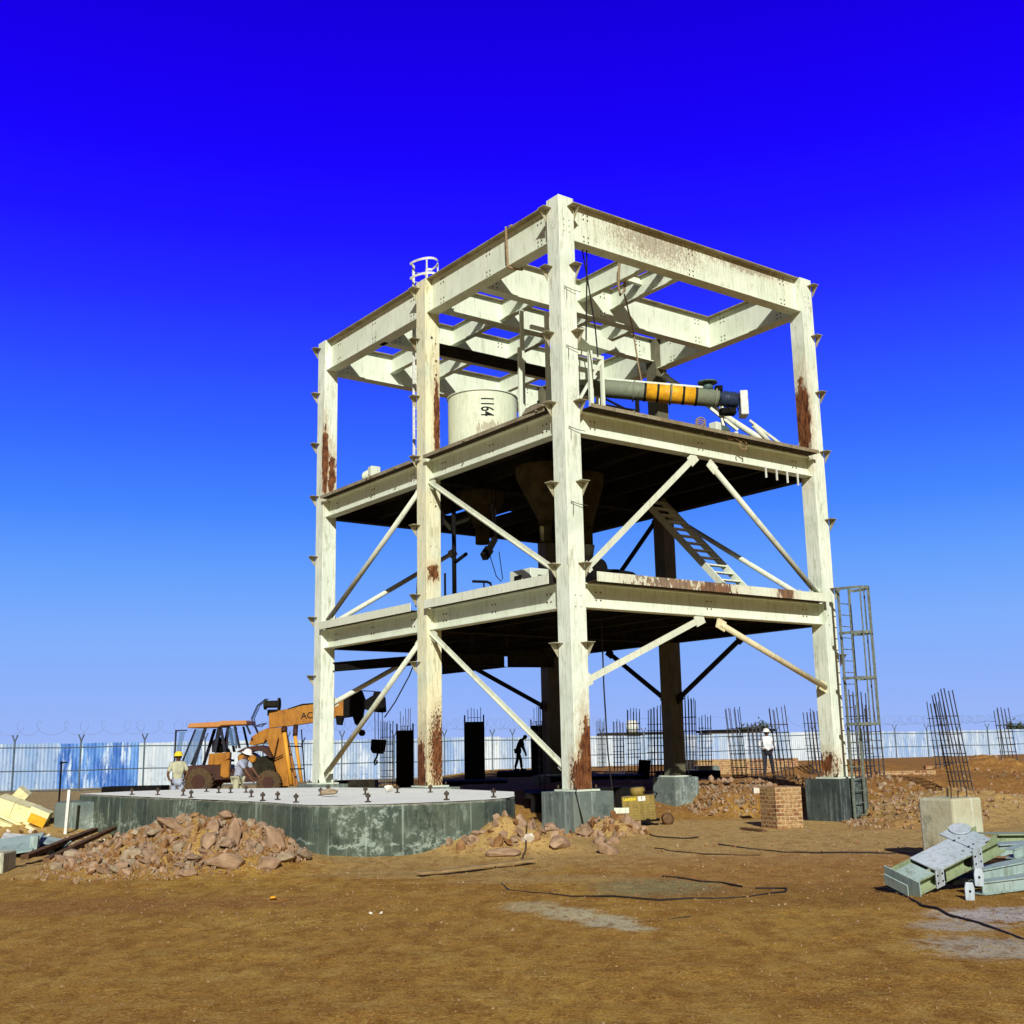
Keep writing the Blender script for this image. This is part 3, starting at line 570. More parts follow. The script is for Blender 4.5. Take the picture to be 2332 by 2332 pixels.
# small gear motor by the conveyor leg
def gearmotor(p, rot, label, m=M['motor'], sc=1):
    e = empty('gear_motor', p, rot, label, 'motor'); e.scale = (sc, sc, sc)
    mb = B(); mb.lathe((0, 0, .2), [(.12, 0), (.12, .34), (.09, .36)], 16, 'X'); 
    for i in range(6): mb.lathe((.03+i*.05, 0, .2), [(.135, 0), (.135, .012)], 16, 'X')
    mb.build('motor', m, e)
    mb = B(); mb.cbox((-.12, 0, .2), (.2, .26, .3)); bevel(mb.build('gearbox', M['pale'], e), .02)
    mb = B(); mb.cbox((.05, 0, .035), (.6, .36, .06)); mb.build('base_plate', M['paint'], e); return e
gearmotor(W(.05, 5.1, 9.27), ROT+.1, 'small green grey gear motor on the deck under the conveyor end')
gearmotor(W(9.1, .15, 9.28), ROT+1.5, 'small pale gear motor on the second floor edge beside the far left column', M['pale'], 1.2)
# hoppers hung below the second floor
def hopper(u, v, zt, zb, r0, r1, zp, label, grp=None):
    e = tw_empty('hopper', u, v, zt, label, 'hopper', grp); mb = B(); mb.lathe((0, 0, 0), [(r0, 0), (r0, -.25), (r1, zb-zt)], 28, close=False); mb.build('cone', M['under2'], e)
    mb = B(); mb.lathe((0, 0, 0), [(r1, zb-zt), (r1, zp-zt)], 20); mb.lathe((0, 0, 0), [(r1+.05, zb-zt), (r1+.05, zb-zt-.03)], 20); mb.build('spout', M['under2'], e)
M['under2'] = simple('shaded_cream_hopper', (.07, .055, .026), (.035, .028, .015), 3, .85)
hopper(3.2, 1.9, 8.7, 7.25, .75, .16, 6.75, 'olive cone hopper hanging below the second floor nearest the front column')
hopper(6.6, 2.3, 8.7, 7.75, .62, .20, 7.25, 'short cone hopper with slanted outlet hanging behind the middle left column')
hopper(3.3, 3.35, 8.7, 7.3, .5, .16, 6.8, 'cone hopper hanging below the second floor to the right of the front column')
# machines on the first floor
e = tw_empty('mixer_box', 2.6, .95, 5.235, 'pale green machine housing with a square port on the first floor', 'machine')
mb = B(); mb.box((-.35, -.4, 0), (.35, .45, .62)); bevel(mb.build('housing', M['pale'], e), .02)
mb = B(); mb.box((-.38, -.05, .2), (-.352, .22, .48)); mb.box((-.12, -.425, .2), (.12, -.402, .46)); mb.build('port', M['dark'], e)
e = tw_empty('press_machine', 1.7, 2.1, 5.235, 'bulky dark machine on the first floor behind the front column', 'machine')
mb = B(); mb.box((-.45, -.6, 0), (.3, .5, .5)); mb.lathe((-.1, 0, .6), [(.3, -.4), (.3, .4)], 20, 'X'); bevel(mb.build('housing', M['dark'], e), .03)
mb = B(); mb.lathe((-.1, 0, .85), [(.12, 0), (.18, .35)], 20); mb.build('inlet', M['under'], e)
e = tw_empty('drum_machine', 1.5, 2.7, 5.235, 'low dark machine drum on the first floor right of the front column', 'machine')
mb = B(); mb.lathe((0, 0, .33), [(.28, -.5), (.31, 0), (.28, .5)], 20, 'X'); mb.box((-.5, -.3, 0), (.5, .3, .12)); mb.build('drum', M['dark'], e)
mb = B(); mb.box((-.14, -.14, 0), (.14, .14, .9)); tag(mb.build('junction_box', M['dark'], loc=W(AB-.3, WD-.25, 5.235), rot=(0, 0, ROT)), 'dark box fixed at the foot of the back right column on the first floor', 'box')
mb = B(); mb.tube((0, 0, 0), (0, 0, 3.4), .06, 12); mb.tube((0, 0, 1.3), (.35, -.3, 1.5), .05, 10); tag(mb.build('pipe', M['dark'], loc=W(6.1, 1.0, 5.235)), 'dark upright pipe with a branch on the first floor beside the middle left column', 'pipe')
mb = B(); mb.tube((0, 0, 0), (0, 0, 1.0), .03, 8); tag(mb.build('pipe_post', M['dark'], loc=W(6.1, .7, 5.235)), 'thin short dark post on the first floor beside the upright pipe', 'post')
mb = B(); mb.path([(0, 0, 0), (0, 0, .42), (-.03, 0, .52), (-.12, 0, .56), (-.5, 0, .58)], .035, 8); mb.tube((-.2, 0, 0), (-.2, 0, .57), .02, 8); tag(mb.build('bent_pipe', M['dark'], loc=W(4.3, .95, 5.235)), 'bent dark pipe rising from the first floor like a tap', 'pipe')
# chain hoist
e = tw_empty('chain_hoist', 4.2, .9, 6.1, 'dark chain hoist hanging crooked below the second floor', 'hoist')
mb = B(); mb.bar((-.25, 0, .3), (.0, .1, .55), .16, .2); mb.bar((0, .1, .55), (.22, .15, .85), .1, .14); mb.build('hoist_body', M['dark'], e)
mb = B(); mb.path([(.22, .15, .85), (.1, .1, 1.6), (.05, .1, 2.6)], .014, 5); mb.path([(.0, .1, .4), (.2, .1, -.15), (.35, .1, -.28), (.4, .1, -.2), (.3, .1, .5)], .012, 5); mb.path([(.26, .15, .85), (.2, .1, 1.4), (.25, .1, 2.6)], .012, 5); mb.build('chain', M['dark'], e)
# white and blue bag near column B under second floor
mb = B(); mb.lathe((0, 0, 0), [(.05, -.4), (.22, -.25), (.28, .1), (.2, .4), (.05, .5)], 14); tag(mb.build('bag', simple('blue_white_bag', (.25, .30, .38), (.03, .04, .06), 3, .6), loc=W(7.6, 1.3, 7.9), rot=(.4, .5, 0)), 'blue and white bundle hanging under the second floor behind the middle left column', 'bag')
# stair ladder between floors, on the back right side
SU = 1.95
st = empty('stair_ladder', W(3.0, WD-.35, 5.23), 0, 'steep cream steel stair leaning from the first floor up to the second floor', 'stair')
p0, p1 = W(SU, WD-.5, 5.23)-st.location, W(5.9, WD-.5, 9.1)-st.location
for off in (-.43, .43):
    mb = B(); o_ = V*off; mb.bar(p0+o_, p1+o_, .05, .2); mb.build('stringer', M['paint'], st)
for i in range(15):
    t = (i+.6)/15.2; c = p0.lerp(p1, t); mb = B(); mb.bar(c-V*.40, c+V*.40, .22, .035); mb.build('tread', M['paint'], st)
# caged ladders
def caged_ladder(u, v, z0, z1, zc, label, hoops=4, bars=(2, 4, 6, 8, 10), wd=.46):
    e = tw_empty('caged_ladder', u, v, z0, label, 'ladder'); H_ = z1-z0
    for s_ in (-wd/2, wd/2):
        mb = B(); mb.bar((s_, 0, 0), (s_, 0, H_), .07, .035); mb.build('stile', M['galv'], e)
    n = int(H_/.3)
    for i in range(n):
        mb = B(); mb.tube((-wd/2, 0, .18+i*.3), (wd/2, 0, .18+i*.3), .013, 6); mb.build('rung', M['galv'], e)
    zs = [zc+i*(H_-zc)/3 for i in range(4)]; pts = []
    for i in range(13):
        a = math.pi*i/12; pts.append((-math.cos(a)*.38, -.05-math.sin(a)*.72))
    pts = [(-wd/2, 0)]+pts+[(wd/2, 0)]
    for z in zs[4-hoops:]:
        mb = B()
        for a, b in zip(pts, pts[1:]): mb.bar((*a, z), (*b, z), .012, .07)
        mb.build('hoop', M['galv'], e)
    for i in bars:
        x, y = pts[i+1]; mb = B(); mb.bar((x*.985, y*.985, zs[4-hoops]), (x*.985, y*.985, zs[-1]), .05, .012); mb.build('cage_bar', M['galv'], e)
    return e
caged_ladder(-.45, 9.0, -.42, 5.52, 2.45, 'tall caged steel ladder standing before the right hand column')
lad2 = caged_ladder(7.7, .95, 9.27, 15.65, 5.0, 'slim pale caged ladder rising above the roof beams at the left', hoops=2, bars=(4, 9))
for c in lad2.children:
    c.data.materials.clear(); c.data.materials.append(M['white'])
# ropes and slings
def curve_thing(name, pts, r, m, label, cat, n=6, grp=None):
    base = Vector(pts[0]); mb = B(); mb.path([Vector(p)-base for p in pts], r, n); return tag(mb.build(name, m, loc=base, recalc=False), label, cat, grp)
def L_(v, u, z): return W(u, v, z)
curve_thing('rope_sling', [L_(.03, 2.1, 13.4), L_(.02, 2.12, 14.0), L_(.03, 2.14, 14.5), L_(.2, 2.15, 14.6), L_(.42, 2.15, 14.48), L_(.43, 2.1, 13.9), L_(.4, 2.0, 13.38), L_(.2, 2.0, 13.36), L_(.04, 2.1, 13.4)], .03, M['rope'], 'rope sling looped round the top left girder near the front column', 'rope')
curve_thing('rope_sling', [L_(3.75, 1.9, 14.55), L_(3.62, 1.9, 14.3), L_(3.6, 1.95, 13.7), L_(3.7, 2.0, 13.45), L_(3.85, 2.0, 13.6), L_(3.88, 1.95, 14.2), L_(3.78, 1.9, 14.55)], .035, M['rope'], 'thick knotted rope sling over an inner roof joist right of the front column', 'rope')
curve_thing('hanging_rope', [L_(3.8, 1.95, 13.5), L_(4.0, 1.9, 12.6), L_(4.15, 1.9, 11.6), L_(4.3, 1.9, 10.9)], .022, M['rope'], 'long rope hanging from a roof joist down to the conveyor', 'rope')
curve_thing('hanging_rope', [L_(1.1, .3, 13.5), L_(1.15, .4, 12.6), L_(1.2, .5, 12.1), L_(1.15, .5, 11.2)], .018, M['cable'], 'black rope hanging from the top girder just right of the front column', 'rope')
curve_thing('hanging_rope', [L_(1.0, .35, 13.45), L_(1.3, .5, 12.6), L_(1.55, .6, 11.6), L_(1.6, .6, 10.9)], .018, M['cable'], 'second black rope slanting down from the top girder beside the front column', 'rope')
curve_thing('rope_coil', [L_(4.4+.16*math.cos(a), -.02+.05*math.sin(a), 9.36+.12*math.sin(a*1.03)+.01*a) for a in [i*.5 for i in range(44)]], .018, M['rope'], 'loose rope coil lying on the deck edge under the conveyor', 'rope')
curve_thing('rope_coil', [L_(5.2+.1*a/6, -.17+.01*math.sin(a*3), 9.3-.12*abs(math.sin(a*.8))) for a in [i*.4 for i in range(30)]]+[L_(5.75+.13*math.cos(a), -.18, 9.1+.13*math.sin(a)) for a in [i*.5 for i in range(14)]], .02, M['rope'], 'rope wound over the edge of the second floor deck, end dangling', 'rope')
curve_thing('hanging_rope', [L_(2.2, 1.5, 4.6), L_(2.2, 1.5, 3), L_(2.25, 1.5, 1.5), L_(2.3, 1.4, .2)], .018, M['cable'], 'thin black rope hanging below the first floor right of the front column', 'rope')
curve_thing('hanging_rope', [L_(.6, 7.0, 4.6), L_(.5, 7.6, 3.6), L_(.4, 8.2, 2.9), L_(.3, 8.6, 2.5)], .018, M['cable'], 'black rope slanting down below the first floor left of the middle column', 'rope')
curve_thing('hanging_rope', [L_(1.0, 7.6, 8.7), L_(.9, 7.7, 7.2), L_(.8, 7.75, 5.5)], .018, M['cable'], 'thin black rope hanging between the floors left of the middle left column', 'rope')
# chute plates above deck
e = tw_empty('feed_chute', 2.0, 2.75, 10.9, 'cream steel feed chute above the second floor right of the front column', 'chute')
mb = B(); mb.prism([(-.5, 1.38), (.75, 1.15), (.68, 1.0), (.5, .9), (-.2, .93), (-.5, 1.1)], 0, .5); mb.build('upper_body', M['paint'], e)
mb = B(); mb.prism([(-.75, .45), (.3, .38), (.28, .2), (.1, .05), (-.75, -.12)], 0, .6); mb.build('lower_body', M['paint'], e)
# dark drum on deck edge by A
mb = B(); mb.box((-.25, -.18, 0), (.25, .18, .3)); mb.tube((-.1, 0, .3), (-.1, 0, .42), .03, 8); tag(mb.build('control_box', M['dark'], loc=W(1.15, .25, 9.27), rot=(0, 0, ROT)), 'small dark box on the second floor edge left of the front column', 'box')
mb = B(); mb.prism([(-.45, 0), (.45, 0), (.25, .13), (-.3, .1)], -.2, .2); tag(mb.build('plate_scrap', M['rust_edge'], loc=W(.95, -.0, 9.34), rot=(0, 0, ROT+1.5)), 'curled rusty plate scrap on the deck edge left of the front column', 'steel plate')
# ------------------------------------------------------------------ pedestals
for k, (v, u) in cols.items():
    L2 = .56 if k in 'ABCD' else .49
    mb = B(); mb.box((-L2, -L2, -1.0), (L2, L2, .655))
    nm = {'A': 'grey green concrete footing under the front column', 'B': 'concrete footing under the middle left column behind the low concrete slab', 'C': 'concrete footing under the far left column', 'D': 'black stained concrete footing under the right column beside the ladder', 'E': 'chipped pale streaked concrete footing under the back right column', 'F': 'concrete footing under the shaded rear column'}[k]
    o = mb.build('concrete_footing', M['conc_black'] if k == 'D' else M['conc_ped'], loc=W(u+h, v+h, 0), rot=(0, 0, ROT)); bevel(o, .02, 2); tag(o, nm, 'footing', 'footings under the tower columns')
# ------------------------------------------------------------------ low concrete slab
SCX, SCY, SZ = -4.2, 23.6, .78
slab = empty('concrete_slab', (SCX, SCY, 0), 0, 'low many sided concrete slab, dark damp sides and pale top, ringed with bolts', 'concrete slab')
ring = []
for a, b in zip(SLAB, SLAB[1:]+SLAB[:1]):
    a, b = Vector(a), Vector(b); k = max(1, int((b-a).length/.2))
    for i in range(k): ring.append(a.lerp(b, i/k))
n = len(ring); cen = Vector((SCX, SCY)); rows = [-.9, 0, .3, .6, .72, .765]; mb = B(); vs = []; fs = []
for z in rows:
    for p in ring:
        d = (p-cen).normalized(); j = .02*noise.noise(Vector((p.x*3, p.y*3, z*3)))-(.035*random.random() if z > .7 else 0)
        q = p-cen+d*j; vs.append((q.x, q.y, z+(.012*noise.noise(Vector((p.x*9, p.y*9, 0))) if z > .7 else 0)))
for r_ in range(len(rows)-1):
    for i in range(n): fs.append((r_*n+i, r_*n+(i+1) % n, (r_+1)*n+(i+1) % n, (r_+1)*n+i))
mb.add(vs, fs); mb.build('slab_side', M['conc_dark'], slab)
mb = B(); vs = [(0, 0, SZ)]; fs = []
for q_, f_ in enumerate((.5, .93, 1.0)):
    for p in ring: v_ = (p-cen)*f_; v_ += v_.normalized()*(.03*noise.noise(Vector((p.x*5, p.y*5, 1))) if q_ == 2 else 0); vs.append((v_.x, v_.y, SZ+(.008*noise.noise(Vector((p.x*2, p.y*2, q_))) if q_ < 2 else -.008)))
fs += [(0, 1+i, 1+(i+1) % n) for i in range(n)]
for q_ in range(2): fs += [(1+q_*n+i, 1+(q_+1)*n+i, 1+(q_+1)*n+(i+1) % n, 1+q_*n+(i+1) % n) for i in range(n)]
mb.add(vs, fs); mb.build('slab_top', M['conc_top'], slab)
def anchor(x, y):
    mb = B(); mb.tube((x, y, SZ), (x, y, SZ+.15), .018, 8); mb.tube((x, y, SZ+.08), (x, y, SZ+.125), .042, 6); mb.tube((x, y, SZ+.002), (x, y, SZ+.02), .05, 8); mb.build('anchor_bolt', M['bolt'], slab)
for x, y in [(674, 1824), (632, 1818), (598, 1820), (572, 1812), (525, 1802), (498, 1802), (435, 1813), (417, 1808), (379, 1812), (359, 1807), (838, 1823), (1017, 1818), (1124, 1812), (730, 1808), (747, 1800), (832, 1806), (560, 1801), (470, 1799), (905, 1802), (980, 1801), (300, 1806), (255, 1807)]:
    p = atz(x, y+4, SZ)
    if inslab(p.x, p.y): anchor(p.x-SCX, p.y-SCY)
# ------------------------------------------------------------------ rocks
def rockmesh(seed, flat=.7):
    rnd = random.Random(seed); bm = bmesh.new()
    for _ in range(16):
        v = Vector((rnd.gauss(0, 1), rnd.gauss(0, 1), rnd.gauss(0, 1))).normalized()*rnd.uniform(.42, .55); v.z *= flat; bm.verts.new(v)
    r_ = bmesh.ops.convex_hull(bm, input=bm.verts); bmesh.ops.delete(bm, geom=[v for v in bm.verts if not v.link_faces], context='VERTS')
    bmesh.ops.bevel(bm, geom=bm.edges[:], offset=.025, segments=1, affect='EDGES')
    me_ = bpy.data.meshes.new('rock'); bm.to_mesh(me_); bm.free(); return me_
RM = {}
for mk in ('rock', 'rock_pink', 'rock_grey', 'rock_white'):
    RM[mk] = []
    for i in range(6):
        q = rockmesh(hash(mk) % 7+i*13 if False else i*13+len(mk)*101, .6+.1*(i % 3)); q.materials.append(M[mk]); RM[mk].append(q)
def rock(x, y, z, s, mk, label, rot=None, grp=None, cat='rock', name='rock'):
    o = bpy.data.objects.new(name, random.choice(RM[mk])); COL.objects.link(o); o.location = (x, y, z); o.scale = s if hasattr(s, '__len__') else (s, s, s)
    o.rotation_euler = rot if rot else (random.uniform(-.4, .4), random.uniform(-.4, .4), random.uniform(0, 6.3)); return tag(o, label, cat, grp)
def rubble(name, regions, mk, label, seed):
    rnd = random.Random(seed); base = [[tuple(v.co) for v in q.vertices] for q in RM['rock']]; faces = [[tuple(p.vertices) for p in q.polygons] for q in RM['rock']]
    mb = B()
    for cx, cy, rx, ry, n_, s0, s1 in regions:
        for _ in range(n_):
            a = rnd.uniform(0, 6.283); r_ = math.sqrt(rnd.random()); x, y = cx+rx*r_*math.cos(a), cy+ry*r_*math.sin(a)
            if inslab(x, y): continue
            s_ = s0+(s1-s0)*rnd.random()**2.2; i = rnd.randrange(6)
            mb.m = rnd.randrange(len(mk)); mb.T = Matrix.Translation((x, y, gh(x, y)+s_*.18)) @ Euler((rnd.uniform(0, 6), rnd.uniform(0, 6), rnd.uniform(0, 6))).to_matrix().to_4x4() @ Matrix.Diagonal((s_*rnd.uniform(.8, 1.6), s_, s_*rnd.uniform(.6, 1), 1))
            mb.add(base[i], faces[i])
    return tag(mb.build(name, [M[k] for k in mk], recalc=False), label, 'rubble', kind='stuff')
rubble('rubble', [(-4.95, 17.35, 1.75, 1.2, 1900, .025, .17), (-3.6, 17.0, .6, .5, 140, .04, .18), (-4.95, 17.2, 1.9, 1.3, 2600, .012, .05), (-5.0, 16.3, 1.9, .5, 400, .015, .07)], ('rock', 'rock', 'rock_pink', 'rock_grey', 'soil', 'soil', 'soil'), 'broken reddish stone rubble heaped against the low concrete slab', 5)
rubble('rubble', [(-.3, 19.5, 1.1, .8, 170, .04, .24), (1.7, 22.3, .75, .6, 170, .04, .24), (.3, 21, .7, 1.5, 120, .03, .2)], ('rock', 'rock_pink', 'soil'), 'small stones and clods around the earth heap at the slab end', 6)
rubble('rubble', [(9.4, 28.5, 1.5, 3.0, 900, .03, .16), (6.4, 34.2, 1.5, 1.6, 700, .04, .17), (11.5, 31, 2.4, 3, 500, .03, .15), (8, 35, 4, 2, 500, .05, .25), (15, 38, 5, 6, 350, .04, .16)], ('rock', 'rock', 'rock_grey', 'soil', 'soil'), 'loose stones and clods on the earth bank behind the tower', 7)
rubble('rubble', [(-9.5, 23, 2.2, 2.0, 260, .03, .14), (-11, 26.5, 2.5, 2, 160, .04, .18)], ('rock_grey', 'rock_white', 'soil'), 'pale small stones scattered left of the low concrete slab', 8)
rubble('pebbles', [(0, 13, 7, 5, 500, .006, .018), (3, 20, 5, 5, 420, .01, .03), (5, 26, 4, 4, 250, .015, .05), (0, 9, 4, 3, 400, .004, .010)], ('rock_grey', 'rock_grey', 'rock'), 'pale pebbles scattered over the bare earth', 9)
rubble('clods', [(0, 11, 5.5, 4.5, 4500, .005, .020), (1, 15, 7, 4, 2200, .01, .035), (4, 22, 5, 4, 600, .015, .06)], ('soil', 'soil', 'rock'), 'small earth clods crumbled over the bare foreground', 10)
HG = 'larger stones in the rubble heap before the slab'
def prock(px, py, z, s, mk, label, rot=None, grp=HG):
    d = Vector(ray(px, py)); t = 12.0; z0 = min(s)*.18
    while t < 30 and CAMH+d.z*t > gh(d.x*t, d.y*t)+z0 and not inslab(d.x*t, d.y*t, 0): t += .03
    while inslab(d.x*t, d.y*t+.12, 0): t -= .05
    x, y = d.x*t, d.y*t; return rock(x, y, gh(x, y)+z0, s, mk, label, rot, grp)
prock(527, 1918, .38, (.30, .24, .95), 'rock_pink', 'tall upright pinkish stone on the right of the rubble heap', (.1, .12, .3))
prock(628, 1922, .30, (.34, .28, .80), 'rock_pink', 'long leaning stone at the right end of the rubble heap', (.1, -.5, .4))
prock(520, 1965, .12, (.6, .36, .34), 'rock_pink', 'broad flat stone lying below the tall upright stone', (0, .1, .1))
prock(684, 1946, .12, (.42, .32, .36), 'rock_grey', 'rounded grey stone at the right foot of the rubble heap')
prock(650, 1955, .08, (.34, .3, .3), 'rock_grey', 'grey stone just left of the rounded stone at the slab foot')
prock(340, 1855, .62, (.75, .5, .32), 'rock_pink', 'flat pinkish stone on top of the rubble heap at its left')
prock(415, 1848, .66, (.32, .3, .28), 'rock_white', 'pale stone on the very top of the rubble heap')
prock(487, 1884, .45, (.26, .22, .34), 'rock_pink', 'small pale upright stone near the top right of the heap')
prock(476, 1917, .34, (.42, .3, .34), 'rock_pink', 'squarish pink stone left of the tall upright stone')
prock(505, 1918, .30, (.22, .2, .2), 'rock_grey', 'small grey stone wedged left of the tall upright stone')
prock(300, 1947, .24, (.42, .32, .34), 'rock_grey', 'grey block in the middle of the rubble heap')
prock(336, 1948, .22, (.36, .28, .30), 'rock', 'brown stone right of the grey block in the heap')
prock(240, 1983, .04, (.38, .26, .16), 'rock', 'flat dark brown stone at the foot of the heap')
prock(428, 1987, .05, (.32, .24, .2), 'rock', 'brown stone at the front foot of the heap centre')
prock(390, 1880, .5, (.55, .4, .25), 'rock_pink', 'broad pink slab stone high in the middle of the heap')
prock(205, 1972, .08, (.3, .22, .14), 'rock_pink', 'flat pink stone at the left front of the heap')
prock(560, 1870, .5, (.5, .35, .22), 'rock_grey', 'flat grey stone at the top right against the slab')
prock(610, 1968, .08, (.38, .28, .3), 'rock_pink', 'low pink stone under the long leaning stone')
for i in range(42):
    a = random.uniform(0, 6.283); r_ = math.sqrt(random.random()); x, y = -4.9+1.8*r_*math.cos(a), 17.25+1.1*r_*math.sin(a)
    if inslab(x, y): continue
    s_ = random.uniform(.14, .30); rock(x, y, gh(x, y)+s_*.2, (s_*random.uniform(.9, 1.5), s_, s_*.8), random.choice(['rock', 'rock', 'rock_pink', 'rock_grey']), 'angular reddish brown stone embedded in the rubble heap before the slab', grp='angular stones of the rubble heap')
G2 = 'stones around the earth heaps near the front footing'
prock(1143, 1943, .02, (.62, .4, .26), 'rock_pink', 'large flat pink stone in front of the earth heap at the slab end', (0, 0, .1), G2)
prock(1205, 1910, .02, (.26, .22, .26), 'rock_white', 'pale stone between the slab and the front footing', None, G2)
prock(1272, 1920, .05, (.50, .36, .30), 'rock_pink', 'pink stone left of the front footing heap', None, G2)
prock(1385, 1935, .08, (.48, .34, .34), 'rock_pink', 'tilted pink slab stone at the foot of the front footing', (.5, .4, .5), G2)
prock(1335, 1897, .12, (.40, .34, .3), 'rock', 'brown broken stone on top of the heap at the front footing', None, G2)
prock(1365, 1915, .08, (.34, .28, .22), 'rock_pink', 'pink stone halfway down the heap at the front footing', None, G2)
prock(1400, 1915, .16, (.42, .3, .24), 'rock_pink', 'pink stone at the right side of the heap at the front footing', None, G2)
prock(1255, 1885, -.1, (.3, .25, .22), 'rock', 'brown stone against the left side of the front footing', None, G2)
p = atz(748, 1806, SZ+.07); rock(p.x, p.y, SZ+.09, (.36, .28, .22), 'rock_grey', 'grey stone lying on top of the low concrete slab', (0, 0, .2))
p = atz(886, 1796, SZ+.07); rock(p.x, p.y, SZ+.08, (.26, .22, .2), 'rock_white', 'white stone near the back edge of the low concrete slab', (0, 0, .9))
p = atz(622, 2042, 0); rock(p.x, p.y, gh(p.x, p.y)+.03, (.12, .09, .07), 'rock_white', 'crumpled yellow scrap on the bare foreground earth', None, None, 'litter', 'litter').data = (lambda q: (q.materials.clear(), q.materials.append(M['yellow']), q)[2])(RM['rock_white'][0].copy())
for (px, py) in ((845, 2074), (868, 2074)):
    p = atz(px, py, 0); rock(p.x, p.y, gh(p.x, p.y)+.02, (.06, .05, .05), 'rock_white', 'tiny white stone of a pair on the foreground earth', None, 'pair of tiny white stones')
# white brick near brick pillar
# ------------------------------------------------------------------ brick pillar, blocks
p = W(1.0, 5.3, 0); bx, by = 6.36, 28.75
mb = B(); mb.box((-.36, -.35, -.9), (.36, .35, .56)); o = mb.build('brick_pillar', M['brick'], loc=(bx, by, 0), rot=(0, 0, .35)); tag(o, 'rough square brick pillar with smeared mortar beside the right column', 'brick pillar')
mb = B(); mb.cbox((-.0, 0, 0), (.30, .2, .13)); o = mb.build('white_block', M['rock_white'], loc=atY(1727, 1800, 31), rot=(0, 0, .1)); tag(o, 'white block lying on the earth left of the brick pillar', 'block')
mb = B(); mb.box((-.30, -.30, -.6), (.30, .30, .80)); o = mb.build('concrete_block', M['conc_pale'], loc=(6.08, 16.75, .0), rot=(0, 0, .53)); bevel(o, .035, 2); tag(o, 'pale lime stained concrete block with short rebar stubs behind the steel pile', 'concrete block')
sb = B()
for x, y in ((-.2, -.2), (0, -.15), (.1, .1), (.2, .2), (.22, -.12)): sb.tube((x, y, .80), (x+.01, y, .90+.2*abs(x)), .009, 6)
sb.build('rebar_stub', M['bolt'], o)
mb = B(); mb.box((-.55, -.5, -.6), (.55, .5, .62)); o = mb.build('concrete_block', M['conc_ped'], loc=(-9.75, 26.6, 0), rot=(0, 0, .3)); bevel(o, .05, 2); tag(o, 'weathered grey concrete block behind the left end of the low concrete slab', 'concrete block')
mb = B(); mb.bar((0, 0, 0), (.04, 0, 1.1), .06, .06); tag(mb.build('short_post', M['white'], loc=(-9.65, 25.4, -.2)), 'short white post in front of the weathered grey block', 'post')
mb = B(); mb.box((-.3, -.3, -.5), (.28, .3, .36)); o = mb.build('concrete_block', M['conc_pale'], loc=(-7.75, 17.55, -.1), rot=(0, 0, .1)); bevel(o, .02); tag(o, 'grey concrete block cut by the left picture edge in front of the plates', 'concrete block')
mb = B(); mb.box((-.75, -.4, 0), (.75, .4, .28)); tag(mb.build('trough', M['dark'], loc=(-9.8, 30.4, .55), rot=(0, 0, .05)), 'dark flat box behind the low concrete slab left of the man in the yellow helmet', 'box')
# planks, rods and cables on the ground
def gp(px, py, z=0., up=0.):
    q = atz(px, py, z); return Vector((q.x, q.y, gh(q.x, q.y)+up))
def plank(a, b, wd, th, m, label, name='plank', cat='plank', grp=None):
    mid_ = (a+b)/2; mb = B(); mb.bar(a-mid_, b-mid_, wd, th); return tag(mb.build(name, m, loc=mid_), label, cat, grp)
plank(gp(955, 1990, 0, .05), gp(1215, 1962, 0, .06), .13, .03, M['wood'], 'long pale timber strip lying before the low concrete slab')
plank(gp(1882, 1898, -.3, .08), gp(2034, 1892, -.3, .10), .16, .05, M['wooddark'], 'dark timber plank on the ground right of the ladder foot')
plank(gp(1690, 1880, -.3, .03), gp(1740, 1885, -.3, .03), .14, .04, M['wooddark'], 'short dark plank at the foot of the brick pillar')
plank(atz(95, 1872, 0), atz(195, 1865, .12), .1, .06, M['dark'], 'dark steel bar behind the cream scrap at the left', 'steel_bar', 'bar')
plank(gp(55, 1965, .0, .12), gp(215, 1915, .0, .25), .12, .07, M['wooddark'], 'dark brown beam sloping from the plates towards the rubble heap', 'beam', 'beam')
plank(gp(105, 1967, .0, .06), gp(260, 1903, .0, .2), .10, .06, M['wooddark'], 'second brown beam lying along the left of the rubble heap', 'beam', 'beam')
def gcurve(px, label, r=.014, m=None, name='cable'):
    pts = []
    P = [atz(x, y, 0) for x, y in px]
    for a, b in zip(P, P[1:]):
        k = max(2, int((b-a).length/.25))
        for i in range(k): q = a.lerp(b, i/k); pts.append(q+Vector((.012*math.sin(i*2.1), .02*math.sin(i*1.3), 0)))
    pts.append(P[-1]); pts = [Vector((q.x, q.y, gh(q.x, q.y)+r*(.45+.6*math.sin(q.x*3.1+q.y*1.7)))) for q in pts]
    return curve_thing(name, pts, r, m or M['cable'], label, 'cable')
gcurve([(1143, 2007), (1160, 2021), (1300, 2032), (1500, 2041), (1700, 2036), (1788, 2025), (1790, 2016), (1720, 2017)], 'thin dark rod looped round the greenish patch of earth', .012)
gcurve([(1508, 1988), (1600, 2000), (1690, 2012)], 'dark rod lying across the greenish patch of earth', .011)
gcurve([(1636, 1917), (1730, 1930), (1820, 1937), (1980, 1937), (2065, 1936)], 'dark cable snaking across the reddish ground to the concrete block', .014)
gcurve([(1445, 1892), (1495, 1902), (1560, 1905), (1590, 1902)], 'short black cable in front of the welding machine', .013)
gcurve([(1490, 1926), (1540, 1935), (1600, 1940), (1730, 1942)], 'thin wire on the sandy earth before the welding machine', .009)
gcurve([(2065, 1936), (2130, 1952), (2200, 1950)], 'dark cable end beside the red soil mound', .012)
gcurve([(2062, 2034), (2100, 2055), (2200, 2085), (2332, 2125), (2400, 2145)], 'black cable running from the steel pile out of the picture', .013)
